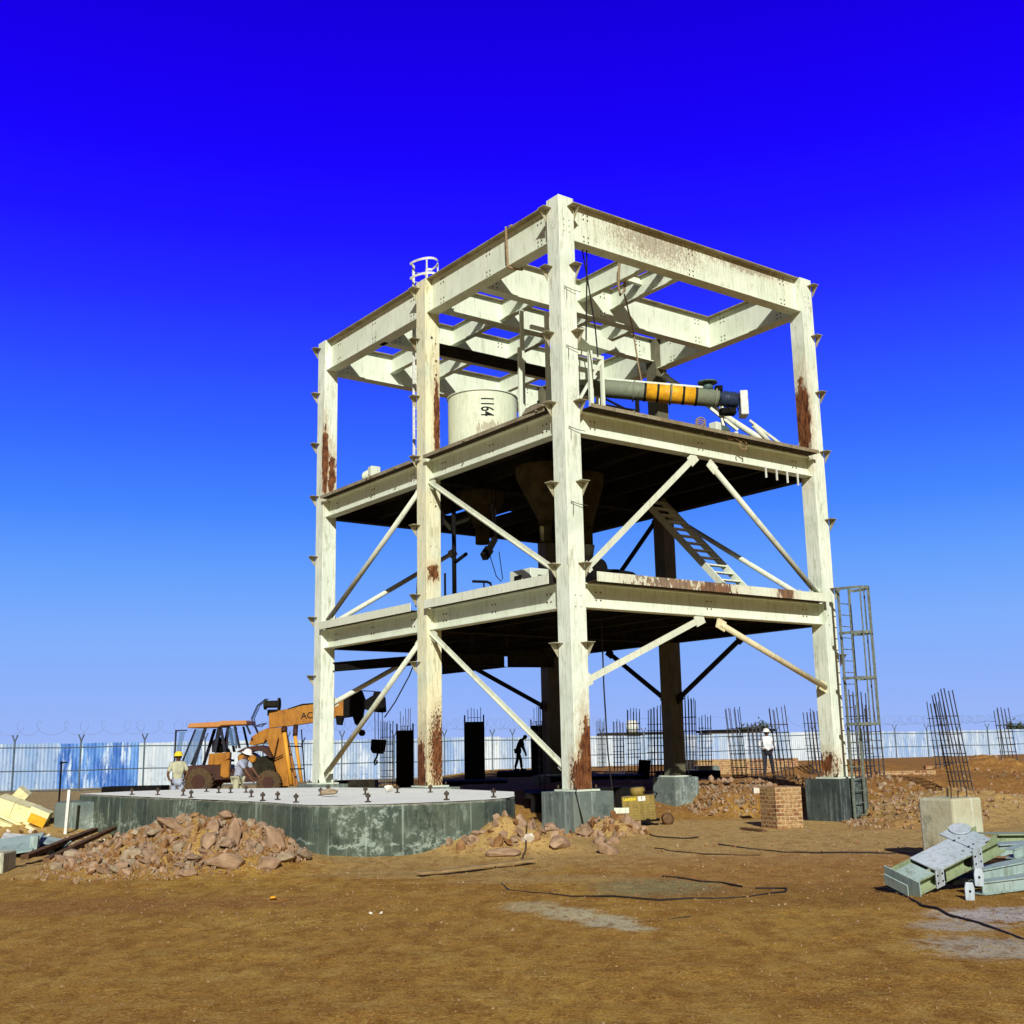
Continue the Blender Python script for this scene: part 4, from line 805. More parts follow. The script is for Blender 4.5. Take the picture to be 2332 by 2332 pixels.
gcurve([(1990, 2012), (2030, 2018), (2062, 2034)], 'short black cable end at the left foot of the steel pile', .012)
gcurve([(1520, 2082), (1572, 2078)], 'tiny stick on the foreground earth', .008)
gcurve([(1172, 1895), (1215, 1920), (1180, 1960)], 'bent rusty rod between the slab and the front footing', .014, M['bolt'])
# dangling cable on front footing
curve_thing('cable', [W(-.05, -.02, .72), W(-.36, -.30, .66), W(-.40, -.2, .2), W(-.42, -.12, -.2)], .014, M['cable'], 'black cable draped over the corner of the front footing', 'cable')
# ------------------------------------------------------------------ welding machine
wp = gp(1458, 1876, -.38)
we = empty('welding_machine', (wp.x, wp.y-.1, wp.z+.02), (0, -.06, -.12), 'olive box shaped welding machine on small wheels beside the front footing', 'welding machine')
mb = B(); mb.box((-.42, -.28, .10), (.42, .28, .72)); bevel(mb.build('housing', M['brass'], we), .02)
mb = B()
for r_ in range(6):
    for c_ in range(4):
        x = -.34+c_*.2; mb.box((x, -.296, .18+r_*.065), (x+.13, -.281, .195+r_*.065))
mb.build('vent', simple('louvre_olive', (.34, .26, .08), (.2, .14, .05), 9), we)
mb = B(); mb.lathe((0, 0, .725), [(.19, 0), (.19, .16), (.15, .2)], 20); mb.build('transformer', M['brass'], we)
mb = B(); mb.path([(-.12, 0, .9), (-.12, 0, 1.06), (.12, 0, 1.06), (.12, 0, .9)], .014, 8); mb.path([(-.4, -.1, .75), (-.2, -.1, .95), (-.16, 0, .95)], .012, 6); mb.path([(.42, -.2, .62), (.5, -.2, .75), (.44, -.2, .78), (.1, -.1, .8)], .02, 6); mb.build('handle', M['dark'], we)
for x in (-.26, .2):
    mb = B(); mb.lathe((x, -.3, .075), [(.07, -.03), (.07, .03)], 16, 'Y'); mb.build('wheel', M['dark'], we)
mb = B(); mb.box((-.44, -.3, .06), (.5, .3, .10)); mb.build('chassis', M['dark'], we)
mb = B(); mb.box((.0, -.289, .585), (.19, -.283, .70)); mb.build('number_plate', M['white'], we)
textmesh('digit', '6', .1, M['black'], we, (.095, -.292, .645), (math.pi/2, 0, 0), .002)
textmesh('lettering', 'UNIQUE', .085, simple('yellow_lettering', (.85, .68, .03), None, 9), we, (-.21, -.286, .64), (math.pi/2, 0, 0), .002)
q = B(); q.lathe((0, 0, 0), [(.17, 0), (.15, .1), (.05, .16)], 16); tag(q.build('cable_drum', M['wooddark'], loc=(wp.x+.68, wp.y-.15, wp.z+.12), rot=(1.2, 0, .4)), 'dark rounded cover lying right of the welding machine', 'cover')
gcurve([(1400, 1885), (1450, 1879), (1510, 1886), (1514, 1880), (1480, 1877)], 'black welding cable looped under the welding machine', .018)
mb = B(); mb.box((-.22, -.03, -.06), (.22, .03, .06)); tag(mb.build('steel_bar', M['brace'], loc=atY(1410, 1846, 26.8), rot=(0, 0, 0)), 'pale flat bar between the front footing and the welding machine', 'bar')
# ------------------------------------------------------------------ steel pile at right
def frame_axes(P0, P1, up):
    x = (P1-P0).normalized(); z = (up-x*up.dot(x)).normalized(); y = z.cross(x); return Matrix((x, y, z)).transposed().to_4x4()
P0 = atY(2092, 2042, 12.95); P1 = atY(2290, 1940, 13.45)
rt = frame_axes(P0, P1, Vector((.02, -.30, .95))); Lx = (P1-P0).length
e = empty('steel_box_column', P0, 0, 'pale blue green fabricated steel box frame tilted on top of the pile at right', 'steel section', 'fabricated steel sections in the pile'); e.rotation_euler = rt.to_euler()
wy, hz = .40, .17
mb = B(); mb.box((0, 0, 0), (Lx, wy, .012)); mb.box((0, wy-.012, .012), (Lx, wy, hz)); mb.box((.0, .0, .012), (Lx, .012, .028)); mb.box((0, 0, hz-.016), (Lx, .012, hz)); mb.box((0, .10, .012), (Lx, .112, hz)); mb.build('channel', M['steel_green'], e)
for x0, x1 in ((-.0, .24), (.30, .92)):
    mb = B(); mb.box((x0, -.004, hz), (x1, wy-.005 if x0 > .1 else wy-.09, hz+.012)); mb.build('top_plate', M['steel_pale'] if x0 < .1 else M['steel_blue'], e)
mb = B(); mb.box((.26, -.016, -.01), (.38, -.004, hz+.02)); mb.box((.83, -.016, -.03), (.97, -.004, hz+.05)); mb.m = 1
for x in (.285, .355, .86, .94):
    for z in (.05, .14): mb.tube((x, -.016, z), (x, -.021, z), .011, 8)
mb.build('batten_plate', [M['steel_blue'], M['dark']], e)
mb = B(); mb.box((.9, .02, hz+.013), (1.08, wy+.12, hz+.028)); mb.m = 1
for x, y in ((.9, .1), (.97, .1), (.9, .3), (.97, .3)): mb.tube((x, y, hz+.028), (x, y, hz+.034), .011, 8)
mb.build('cross_plate', [M['steel_blue'], M['dark']], e)
mb = B(); mb.lathe((1.12, wy+.02, hz+.032), [(.12, 0), (.12, .02)], 20); mb.box((1.05, .06, hz+.014), (1.2, wy-.1, hz+.03)); mb.build('round_plate', M['steel_blue'], e)
mb = B(); mb.box((-.02, -.05, -.02), (-.005, wy+.06, hz+.02)); mb.box((-.09, .06, .02), (-.075, wy, .14)); mb.build('end_plate', M['steel_pale'], e)
mb = B(); mb.box((.4, -.003, .012), (.42, .1, hz-.016)); mb.box((.80, -.003, .012), (.82, .1, hz-.016)); mb.build('stiffener', M['dark'], e)
def section(p, q, a, b, m, label, up=(0, 0, 1)):
    mb = B(); o_ = (p+q)/2; d, x, y, ln = mb.frame(p, q, up); pl, ql = p-o_, q-o_
    mb.bar(pl+y*b/2, ql+y*b/2, a, .014, up); mb.bar(pl-y*b/2, ql-y*b/2, a, .014, up); mb.bar(pl+x*(a*.35), ql+x*(a*.35), .012, b-.014, up)
    return tag(mb.build('steel_channel', m, loc=o_), label, 'steel section', 'fabricated steel sections in the pile')
section(atY(2225, 2022, 12.9), atY(2520, 1985, 13.9), .20, .12, M['steel_pale'], 'pale steel channel lowest and nearest in the pile at right')
section(atY(2215, 1995, 13.4), atY(2540, 1930, 14.6), .22, .12, M['steel_pale'], 'grey green steel channel lying under the tilted box frame')
section(atY(2240, 1908, 15.4), atY(2560, 1905, 16.5), .5, .10, M['steel_green'], 'wide pale green steel plate section at the back of the pile')
section(atY(2255, 1935, 14.6), atY(2540, 1915, 15.8), .3, .12, M['steel_pale'], 'grey steel section in the middle of the pile behind the box frame')
section(atY(2300, 1945, 14.0), atY(2420, 1900, 14.6), .14, .1, M['steel_pale'], 'short steel channel resting across the pile at the picture edge')
for i, (px, py, Y, lab) in enumerate(((2229, 1998, 12.8, 'small rounded gusset plate hanging below the tilted box frame'), (2208, 2030, 12.6, 'small gusset plate standing on the ground at the pile'))):
    c = atY(px, py, Y); mb = B(); mb.prism([(-.05, -.09), (.05, -.09), (.055, .03), (.04, .09), (-.04, .09), (-.055, .03)], -.006, .006); mb.m = 1; mb.tube((0, -.008, .0), (0, -.012, .0), .014, 8)
    tag(mb.build('gusset', [M['steel_blue'], M['dark']], loc=c, rot=(-.1, .1, .2)), lab, 'steel plate')
mb = B(); mb.bar((0, 0, 0), (.9, .6, .02), .3, .05); tag(mb.build('timber_block', M['dark'], loc=atz(2170, 2025, 0)+Vector((0, .3, .05))), 'dark timber packing under the steel pile', 'timber')
mb = B(); mb.bar((0, 0, 0), (.3, .1, .12), .2, .12); tag(mb.build('steel_offcut', M['rust_edge'], loc=atz(2150, 1935, .0)+Vector((0, 0, .05))), 'brown steel offcut beside the red soil mound', 'steel plate')
# ------------------------------------------------------------------ cream scrap and plates at left
def tbox(name, c, d, rot, m, label, cat, grp=None, open_=False):
    mb = B()
    if open_:
        x, y, z = [q/2 for q in d]; mb.box((-x, -y, -z), (x, -y+.015, z)); mb.box((-x, y-.015, -z), (x, y, z)); mb.box((-x, -y, z-.015), (x, y, z)); mb.box((-x*.1, -y, -z), (-x*.1+.02, y, z))
    else: mb.cbox((0, 0, 0), d)
    return tag(mb.build(name, m, loc=c, rot=rot), label, cat, grp)
G3 = 'cream scrap box sections at the left'
tbox('box_section', atY(38, 1846, 26.2), (.85, .5, .42), (.1, .35, .1), M['steel_cream'], 'largest cream box section in the scrap heap at the left edge', 'steel section', G3, True)
tbox('box_section', atY(88, 1862, 26.0), (.42, .45, .40), (.05, .42, .2), M['steel_cream'], 'cream box section with a yellow lower half at the right of the scrap heap', 'steel section', G3)
tbox('yellow_panel', atY(84, 1868, 25.65), (.36, .02, .2), (.05, .42, .2), M['yellow'], 'bright yellow panel on the right cream box section', 'panel')
tbox('box_section', atY(49, 1810, 26.8), (.28, .3, .26), (.2, .7, .3), M['steel_cream'], 'small tilted cream box on top of the scrap heap', 'steel section', G3)
tbox('flat_bar', atY(35, 1873, 25.9), (.9, .12, .05), (0, .45, .1), M['steel_cream'], 'cream flat bar sloping before the scrap heap', 'steel section', G3)
tbox('flat_bar', atY(5, 1875, 25.8), (.5, .3, .12), (0, .4, .1), M['steel_cream'], 'cream flat piece at the left edge below the scrap heap', 'steel section', G3)
tbox('flat_bar', atY(72, 1887, 25.5), (.25, .1, .06), (0, .5, .1), M['steel_cream'], 'short cream offcut at the foot of the scrap heap', 'steel section', G3)
tbox('steel_plate', atY(10, 1928, 20.2), (1.1, .9, .03), (.25, -.12, .15), M['steel_pale'], 'grey steel plate leaning at the left picture edge', 'steel plate')
tbox('steel_plate', atY(60, 1912, 21.0), (.8, .5, .03), (.2, .15, .3), M['white'], 'white steel plate lying behind the grey plate at the left', 'steel plate')
tbox('steel_plate', atY(115, 1915, 20.8), (.62, .4, .03), (.15, .22, .1), M['steel_pale'], 'narrow pale steel plate pointing right at the left debris', 'steel plate')
tbox('bracket_piece', atY(78, 1922, 20.0), (.12, .12, .26), (0, .05, .2), M['steel_pale'], 'small pale upright steel bracket between the plates at the left', 'steel plate')
tbox('timber_stack', atY(60, 1940, 20.6), (1.5, .4, .16), (0, .02, .1), M['dark'], 'dark timber packing under the plates at the left', 'timber')
mb = B(); mb.bar((0, 0, 0), (.02, 0, 1.5), .05, .05); mb.bar((-.05, 0, 1.42), (.22, 0, 1.45), .05, .05); tag(mb.build('iron_post', M['dark'], loc=atz(134, 1828, -.05)), 'short dark iron post with an arm before the blue sheet fence', 'post')
# ------------------------------------------------------------------ fences
FA, FB = Vector((-34.0, 57.1, 0)), Vector((62, 105.5, 0)); fd = (FB-FA).normalized(); fn = Vector((fd.y, -fd.x, 0)); FL = (FB-FA).length
fz = lambda x: -.15+.25*smooth(-10, 10, x)
sf = empty('sheet_fence', FA, 0, 'tall corrugated sheet metal wall of blue and white panels round the site', 'fence')
i = 0; s_ = 0
rndf = random.Random(4)
while s_ < FL:
    pw = rndf.choice([1.7, 2.0, 2.4, 3.0]) if s_ > 3 else 3
    c = FA+fd*s_; t = s_/FL
    # panel colour read by distance along the wall
    px = 1166+2626*(c.x/c.y)
    if px < 235: mk = rndf.choice(['sheet_blue', 'sheet_blue', 'sheet_mid'])
    elif px < 360: mk = 'sheet_white'
    elif px < 420: mk = 'sheet_mid'
    elif px < 560: mk = 'sheet_white'
    elif px < 780: mk = 'sheet_pale'
    elif px < 830: mk = 'sheet_mid'
    elif px < 1000: mk = rndf.choice(['sheet_mid', 'sheet_pale', 'sheet_white'])
    elif px < 1340: mk = rndf.choice(['sheet_white', 'sheet_white', 'sheet_pale'])
    else: mk = rndf.choice(['sheet_pale', 'sheet_white', 'sheet_mid', 'sheet_pale'])
    z0 = fz(c.x); z1 = 2.28+rndf.uniform(-.04, .04)
    mb = B(); k = int(pw/.09); vs = []
    for j in range(k+1):
        off = .035 if (j % 2) else 0.
        if mk == 'sheet_white' and px < 600: off *= .25
        q = fd*(s_+pw*j/k)+fn*off; vs += [(q.x, q.y, z0), (q.x, q.y, z1)]
    mb.add(vs, [(2*j, 2*j+2, 2*j+3, 2*j+1) for j in range(k)]); mb.build('sheet_panel', M[mk], sf, recalc=False); s_ += pw; i += 1
mb = B()
for z in (.55, 1.5): mb.bar(Vector((0, 0, z))-fn*.05, fd*FL+Vector((0, 0, z))-fn*.05, .05, .06)
mb.build('rail', M['dark'], sf)
mb = B(); mb.bar(fn*.0+Vector((0, 0, -.4)), fd*FL+Vector((0, 0, -.4)), .35, .62); mb.build('plinth', M['conc_ped'], sf)
wf = empty('wire_fence', FA+fn*5.4, 0, 'dark post and wire fence with barbed coils in front of the sheet wall', 'fence')
steel = simple('fence_post_steel', (.10, .14, .17), (.05, .07, .09), 8)
s_ = 1.2; k = 0
while s_ < FL:
    q = fd*s_; x = (FA+q).x; z0 = fz(x)-.3; mb = B(); mb.bar(q+Vector((0, 0, z0)), q+Vector((0, 0, 2.35)), .065, .065)
    for sg in (-1, 1): mb.bar(q+Vector((0, 0, 2.33)), q+fd*(sg*.16)*.7+fn*(sg*.1)+Vector((0, 0, 2.66)), .05, .05)
    mb.build('post', steel, wf); s_ += 3.0 if k % 5 != 2 else 1.3; k += 1
for z in (.02, .95, 2.05):
    mb = B(); pts = [fd*a+Vector((0, 0, z+.02*math.sin(a)+(fz((FA+fd*a).x)+.15)*.8*(1 if z < 1 else 0))) for a in np.arange(0, FL, 1.5)]; mb.path(pts, .028, 5); mb.build('wire', steel, wf, recalc=False)
mb = B(); pts = []
a = 0
while a < FL:
    th = a*2*math.pi/(.8+.15*math.sin(a*.13)); pts.append(fd*(a+.30*math.cos(th)+.15*math.sin(th*.37))+Vector((0, 0, 2.98+.34*math.sin(th)))+fn*(.34*math.cos(th))); a += .09
coilsteel = simple('galvanised_barbed_wire', (.30, .36, .48), (.2, .24, .34), 8)
mb.path(pts, .008, 3); mb.build('barbed_coil', coilsteel, wf, recalc=False)
# ------------------------------------------------------------------ rebar cages
def cage(x, y, z0, z1, w_, lean, label, nb=4, tie=.26, dep=.38):
    mb = B(); H_ = z1-z0; l = lean/2.9
    for i in range(nb):
        fx = -w_/2+w_*i/(nb-1)
        for fy in (-dep/2, dep/2) if i in (0, nb-1) or True else (0,):
            hh = H_*random.uniform(.93, 1.0); j = random.uniform(-.02, .02)
            mb.bar((fx+(.03 if fy > 0 else 0), fy, 0), (fx+l*hh+j+(.03 if fy > 0 else 0), fy, hh), .024, .024)
    z = .12; zt = H_*.78
    while z < zt:
        o_ = l*z; k = .03
        mb.bar((-w_/2+o_-k, -dep/2-.015, z), (w_/2+o_+k, -dep/2-.015, z+random.uniform(-.02, .02)), .018, .018); mb.bar((-w_/2+o_-k, dep/2+.015, z), (w_/2+o_+k+.03, dep/2+.015, z), .018, .018)
        mb.bar((-w_/2+o_, -dep/2, z), (-w_/2+o_, dep/2, z), .018, .018); mb.bar((w_/2+o_, -dep/2, z), (w_/2+o_, dep/2, z), .018, .018); z += tie*random.uniform(.85, 1.12)
    o = mb.build('rebar_cage', M['rebar'], loc=(x, y, z0-.05), rot=(0, 0, random.uniform(-.25, .25)), recalc=False)
    return tag(o, label, 'rebar cage', 'rebar cages standing behind the tower')
CG = [(5.01, 70, .3, 3.3, .42, .0, 'tiny distant rebar cage just right of the front column'), (4.65, 54, .27, 2.86, .44, .05, 'rebar cage in front of the white water tank on the far roof'),
      (4.55, 46, .3, 3.12, .46, .05, 'rebar cage rising behind the leaning black board'), (5.04, 43, .32, 3.1, .48, .1, 'rebar cage just left of the back right column'),
      (6.28, 43, .34, 3.45, .46, .05, 'tall dark rebar cage just right of the back right column'), (7.48, 47, .4, 2.85, .46, .1, 'short rebar cage second to the right of the back right column'),
      (7.52, 40, .4, 2.9, .44, -.18, 'leaning rebar cage midway between the back right column and the standing man'), (8.62, 38, .4, 2.86, .50, -.2, 'rebar cage leaning behind the man in the white shirt'),
      (8.45, 41.5, .4, 2.4, .44, -.1, 'lower rebar cage half hidden behind the man in the white shirt'), (11.65, 46, .3, 2.95, .44, -.15, 'rebar cage just left of the right hand column'), (10.45, 36, .5, 3.22, .5, .0, 'tall rebar cage seen through the caged ladder'),
      (13.3, 45, .35, 3.2, .42, .0, 'rebar cage just right of the caged ladder'), (11.55, 38, .45, 2.75, .42, -.05, 'shorter rebar cage at the right side of the caged ladder'), (14.45, 40, .34, 2.95, .44, -.2, 'left one of the two overlapping rebar cages behind the pale concrete block'),
      (12.35, 33, .2, 3.08, .46, -.38, 'tallest rebar cage, leaning, above the pale concrete block'), (18.35, 44, .42, 2.82, .44, -.2, 'rebar cage farthest right near the picture edge'),
      (-5.3, 48, .1, 2.9, .46, .0, 'rebar cage left of the left formwork column'), (-4.9, 52, .1, 2.75, .4, .0, 'rebar cage tops showing behind the left formwork column'), (1.0, 56, .2, 3.0, .4, .0, 'rebar cage behind the bending man near the shaded column'),
      (.75, 36.8, .1, 3.2, .16, .05, 'narrow rebar cage hugging the left side of the front column')]
for x, y, z0, z1, w_, ln, lab in CG: cage(x, y, gh(x, y) if z0 > 0 else z0, z1, w_, ln, lab, nb=5 if w_ > .45 else (2 if w_ < .2 else 4))
# starter blocks below cages
for x, y, s_, z, lab in ((12.35, 33, .9, .18, 'grey concrete starter block under the tallest leaning cage'), (14.45, 40, .9, .42, 'grey concrete starter block under the overlapping cage'), (13.0, 37.5, 1.8, .34, 'low grey green concrete beam behind the ladder foot'), (7.5, 47, .9, .75, 'grey concrete starter block under the short rebar cage'), (18.6, 43, 1.6, .5, 'greenish concrete starter block by the farthest right cage')):
    mb = B(); mb.box((-s_/2, -.4, -1), (s_/2, .4, z)); o = mb.build('starter_block', M['conc_ped'], loc=(x, y, .0), rot=(0, 0, .1)); tag(o, lab, 'concrete block', 'low concrete starter blocks')
# low brick walls
for x0, x1, y, z, lab in ((6.6, 12.0, 50.5, .95, 'low red brick wall behind the man in the white shirt'), (10.6, 13.6, 38.6, .62, 'low brick wall behind the foot of the ladder'), (15.5, 26, 45, .62, 'low dark brick course across the site at right')):
    mb = B(); mb.box((x0, y-.12, -.5), (x1, y+.12, z)); tag(mb.build('brick_wall', M['brick']), lab, 'wall')
# formwork columns
def formwork(x, y, z0, z1, w_, label, bars=True):
    e = empty('formwork_column', (x, y, z0), 0, label, 'formwork', 'dark steel formwork columns behind the tower'); H_ = z1-z0
    mb = B(); mb.box((-w_/2, -w_/2, -.3), (w_/2, w_/2, H_)); mb.build('panel', M['dark'], e)
    for sx in (-w_/2-.06, w_/2+.002):
        mb = B(); mb.box((sx, -w_/2-.02, -.2), (sx+.058, -w_/2+.1, H_+.28)); mb.build('upright', M['dark'], e)
    if bars:
        mb = B()
        for i in range(5): xx = -w_*.36+i*w_*.18; mb.bar((xx, random.uniform(-.2, .2), H_-.1), (xx+random.uniform(-.02, .02), 0, H_+random.uniform(.5, .95)), .025, .025)
        mb.bar((-w_*.4, 0, H_+.18), (w_*.4, 0, H_+.18), .02, .02); mb.build('rebar', M['rebar'], e)
formwork(-4.72, 50, .1, 2.42, .62, 'dark formwork column left of the middle left column')
formwork(-1.78, 50, .1, 2.72, .74, 'dark formwork column with rebar tips right of the middle left column')
formwork(1.12, 55, .1, 2.6, .8, 'dark formwork column beside the shaded rear column behind the bending man')
mb = B(); mb.cbox((0, 0, .5), (.42, .05, 1.0)); tag(mb.build('board', M['cloth_black'], loc=(4.45, 42, .1), rot=(.1, .08, .1)), 'black board leaning upright left of the back right column', 'board')
# platform and dark stacks in the tower's shade
def stack(x0, x1, y0, y1, z, label, m=M['dark'], name='shuttering_stack'):
    e = empty(name, ((x0+x1)/2, (y0+y1)/2, 0), 0, label, 'shuttering'); n_ = max(2, int(z/.3)); hw, hd = (x1-x0)/2, (y1-y0)/2
    for i in range(n_):
        mb = B(); a, b = random.uniform(-.08, .08), random.uniform(-.05, .05); mb.box((-hw+a, -hd, -.4 if i == 0 else z*i/n_+.004), (hw+b, hd, z*(i+1)/n_)); mb.build('panel', m, e)
stack(-.9, 2.4, 53.2, 57.0, .56, 'dark shuttering platform on which the bending man stands')
stack(1.1, 4.3, 39.5, 42, .62, 'dark stack of shuttering behind the front column')
stack(-3.6, -.4, 44, 46.5, .42, 'low dark shuttering behind the low concrete slab')
stack(4.9, 7.0, 40.5, 42, .7, 'dark shuttering behind the back right column')
stack(-6.2, -4.8, 40, 41, .62, 'dark block left of the middle left column behind the slab', M['under'])
stack(.3, 2.6, 34.5, 37.5, .30, 'dark timber pile in the shade left of the front column')
stack(2.2, 3.6, 33.6, 34.6, .45, 'black crate behind the welding machine')
# ------------------------------------------------------------------ far background
def tree(x, y, s_, label):
    e = empty('bush_tree', (x, y, 0), 0, label, 'tree'); mb = B(); mb.tube((0, 0, 0), (0, 0, 2*s_), .12*s_, 8, .07*s_); mb.build('trunk', M['wooddark'], e)
    mb = B(); rnd = random.Random(int(x*7))
    for c in range(9):
        cc = Vector((rnd.uniform(-1.3, 1.3), rnd.uniform(-.8, .8), rnd.uniform(1.8, 3.1)))*s_
        for _ in range(120):
            p = cc+Vector((rnd.gauss(0, .35), rnd.gauss(0, .35), rnd.gauss(0, .28)))*s_; mb.T = Matrix.Translation(p) @ Euler((rnd.uniform(0, 6), rnd.uniform(0, 6), 0)).to_matrix().to_4x4(); mb.add([(-.12, -.06, 0), (.12, -.06, 0), (.12, .06, 0), (-.12, .06, 0)], [(0, 1, 2, 3)])
    mb.build('crown', simple('dusty_leaves', (.05, .065, .03), (.025, .035, .018), 5), e, recalc=False)
tree(26.5, 130, 1.15, 'dark bushy tree showing above the fence right of the back right column')
tree(24.5, 132, .9, 'smaller dark bush left of the bushy tree above the fence')
tree(58, 135, 1.0, 'small dark tree above the fence near the right edge')
e = empty('far_building', (22.5, 122, 0), 0, 'low distant building with a dark flat roof above the fence', 'building')
mb = B(); mb.box((-3, -3, 0), (3.4, 3, 2.75)); mb.build('wall', M['sheet_pale'], e)
mb = B(); mb.box((-3.3, -3.3, 2.755), (3.7, 3.3, 3.0)); mb.build('roof', M['dark'], e)
e = empty('far_building', (11.2, 112, 0), 0, 'low distant building with a white water tank on its roof', 'building')
mb = B(); mb.box((-3, -3, 0), (2.4, 3, 2.55)); mb.build('wall', M['sheet_pale'], e)
mb = B(); mb.box((-3.3, -3.3, 2.555), (2.6, 3.3, 2.8)); mb.build('roof', M['under'], e)
mb = B(); mb.lathe((0, 0, 0), [(.55, 0), (.6, .5), (.55, 1.0), (.3, 1.15)], 20); tag(mb.build('water_tank', M['white'], loc=(10.9, 110.5, 2.8)), 'white round water tank on the distant roof', 'tank')
# ------------------------------------------------------------------ people
def skinned(name, joints, edges, radii, m, parent, level=1, extra=None):
    me_ = bpy.data.meshes.new(name); me_.from_pydata(joints, edges, []); o = bpy.data.objects.new(name, me_); COL.objects.link(o)
    md = o.modifiers.new('s', 'SKIN'); sv = me_.skin_vertices[0].data
    for i, r_ in enumerate(radii): sv[i].radius = r_ if hasattr(r_, '__len__') else (r_, r_); sv[i].use_root = (i == 0)
    sb_ = o.modifiers.new('u', 'SUBSURF'); sb_.levels = level; sb_.render_levels = level
    dg = bpy.context.evaluated_depsgraph_get(); r2 = bpy.data.meshes.new_from_object(o.evaluated_get(dg)); bpy.data.objects.remove(o)
    for p in r2.polygons: p.use_smooth = True
    r2.materials.clear(); r2.materials.append(m)
    if extra:
        bm = bmesh.new(); bm.from_mesh(r2); tmp = bpy.data.meshes.new('t'); tmp.from_pydata([tuple(v) for v in extra.v], [], extra.f); bm.from_mesh(tmp); bm.to_mesh(r2); bm.free()
    q = bpy.data.objects.new(name, r2); COL.objects.link(q); q.parent = parent; return q
def person(loc, rot, label, J, shirt, trousers, hat=None, hair=True, skin=M['skin'], sc=1.0, long_sleeve=False):
    e = empty('person', loc, rot, label, 'person'); e.scale = (sc, sc, sc)
    D = dict(pelvis=(0, 0, .95), belly=(0, 0, 1.1), chest=(0, 0, 1.30), neck=(0, 0, 1.47), head=(0, .02, 1.58), crown=(0, .02, 1.66),
             sl=(-.18, 0, 1.40), el=(-.25, 0, 1.12), wl=(-.26, .05, .87), hl=(-.26, .07, .78), sr=(.18, 0, 1.40), er=(.25, 0, 1.12), wr=(.26, .05, .87), hr=(.26, .07, .78),
             pl=(-.10, 0, .90), kl=(-.11, .03, .50), al=(-.12, 0, .10), tl=(-.13, .15, .045), pr=(.10, 0, .90), kr=(.11, .03, .50), ar=(.12, 0, .10), tr=(.13, .15, .045)); D.update(J)
    ks = list(D); idx = {k: i for i, k in enumerate(ks)}
    rd = dict(pelvis=(.13, .10), belly=(.13, .10), chest=(.125, .08), neck=.05, head=(.078, .095), crown=(.07, .08), sl=.06, el=.042, wl=.03, hl=.035, sr=.06, er=.042, wr=.03, hr=.035, pl=.085, kl=.055, al=.04, tl=.035, pr=.085, kr=.055, ar=.04, tr=.035)
    E = [('pelvis', 'belly'), ('belly', 'chest'), ('chest', 'neck'), ('neck', 'head'), ('head', 'crown'), ('chest', 'sl'), ('sl', 'el'), ('el', 'wl'), ('wl', 'hl'), ('chest', 'sr'), ('sr', 'er'), ('er', 'wr'), ('wr', 'hr'), ('pelvis', 'pl'), ('pl', 'kl'), ('kl', 'al'), ('al', 'tl'), ('pelvis', 'pr'), ('pr', 'kr'), ('kr', 'ar'), ('ar', 'tr')]
    fb = B()
    for s_ in 'lr':
        hnd, wr = Vector(D['h'+s_]), Vector(D['w'+s_]); d = (hnd-wr).normalized(); side = Vector((0, 1, 0)) if abs(d.y) < .8 else Vector((1, 0, 0))
        side = (side-d*side.dot(d)).normalized()
        for i in range(4):
            b0 = hnd+side*(-.027+i*.018); b1 = b0+d*(.045, .055, .05, .04)[i]; fb.tube(b0, b1, .009, 6, .008); fb.tube(b1, b1+d*.03+d.cross(side)*.012, .008, 6, .006)
        fb.tube(hnd-side*.02, hnd-side*.055+d*.03, .010, 6, .008)
    hd = Vector(D['head']); f = Vector(J.get('face', (0, 1, 0))).normalized(); rt_ = f.cross(Vector((0, 0, 1))).normalized()
    fb.tube(hd+f*.085+Vector((0, 0, -.005)), hd+f*.115+Vector((0, 0, -.02)), .016, 6, .010)
    for sg in (-1, 1): fb.tube(hd+rt_*(sg*.075), hd+rt_*(sg*.095), .025, 8, .02)
    fb.tube(hd+f*.08+Vector((0, 0, -.05))-rt_*.02, hd+f*.08+Vector((0, 0, -.05))+rt_*.02, .008, 6)
    ks2 = [k for k in ks if k != 'face']; idx = {k: i for i, k in enumerate(ks2)}
    skinned('body', [D[k] for k in ks2], [(idx[a], idx[b]) for a, b in E], [rd[k] for k in ks2], skin, e, 1, fb)
    sk = ['belly', 'pelvis', 'chest', 'neck0', 'sl', 'el', 'sr', 'er']+(['wl', 'wr'] if long_sleeve else [])
    D['neck0'] = tuple(Vector(D['chest']).lerp(Vector(D['neck']), .85)); rs = dict(belly=(.155, .125), pelvis=(.155, .13), chest=(.18, .145), neck0=.095, sl=.085, el=.062, sr=.08, er=.062, wl=.045, wr=.045)
    for s_ in 'lr':
        if not long_sleeve: D['e'+s_] = tuple(Vector(D['s'+s_]).lerp(Vector(D['e'+s_]), .85))
    se = [('belly', 'pelvis'), ('belly', 'chest'), ('chest', 'neck0'), ('chest', 'sl'), ('sl', 'el'), ('chest', 'sr'), ('sr', 'er')]+([('el', 'wl'), ('er', 'wr')] if long_sleeve else [])
    ix = {k: i for i, k in enumerate(sk)}; skinned('shirt', [D[k] for k in sk], [(ix[a], ix[b]) for a, b in se], [rs[k] for k in sk], shirt, e)
    tk_ = ['pelvis', 'pl', 'kl', 'al', 'pr', 'kr', 'ar']; rt2 = dict(pelvis=(.145, .12), pl=.105, kl=.078, al=.066, pr=.105, kr=.078, ar=.066)
    te = [('pelvis', 'pl'), ('pl', 'kl'), ('kl', 'al'), ('pelvis', 'pr'), ('pr', 'kr'), ('kr', 'ar')]; ix = {k: i for i, k in enumerate(tk_)}
    skinned('trousers', [D[k] for k in tk_], [(ix[a], ix[b]) for a, b in te], [rt2[k] for k in tk_], trousers, e)
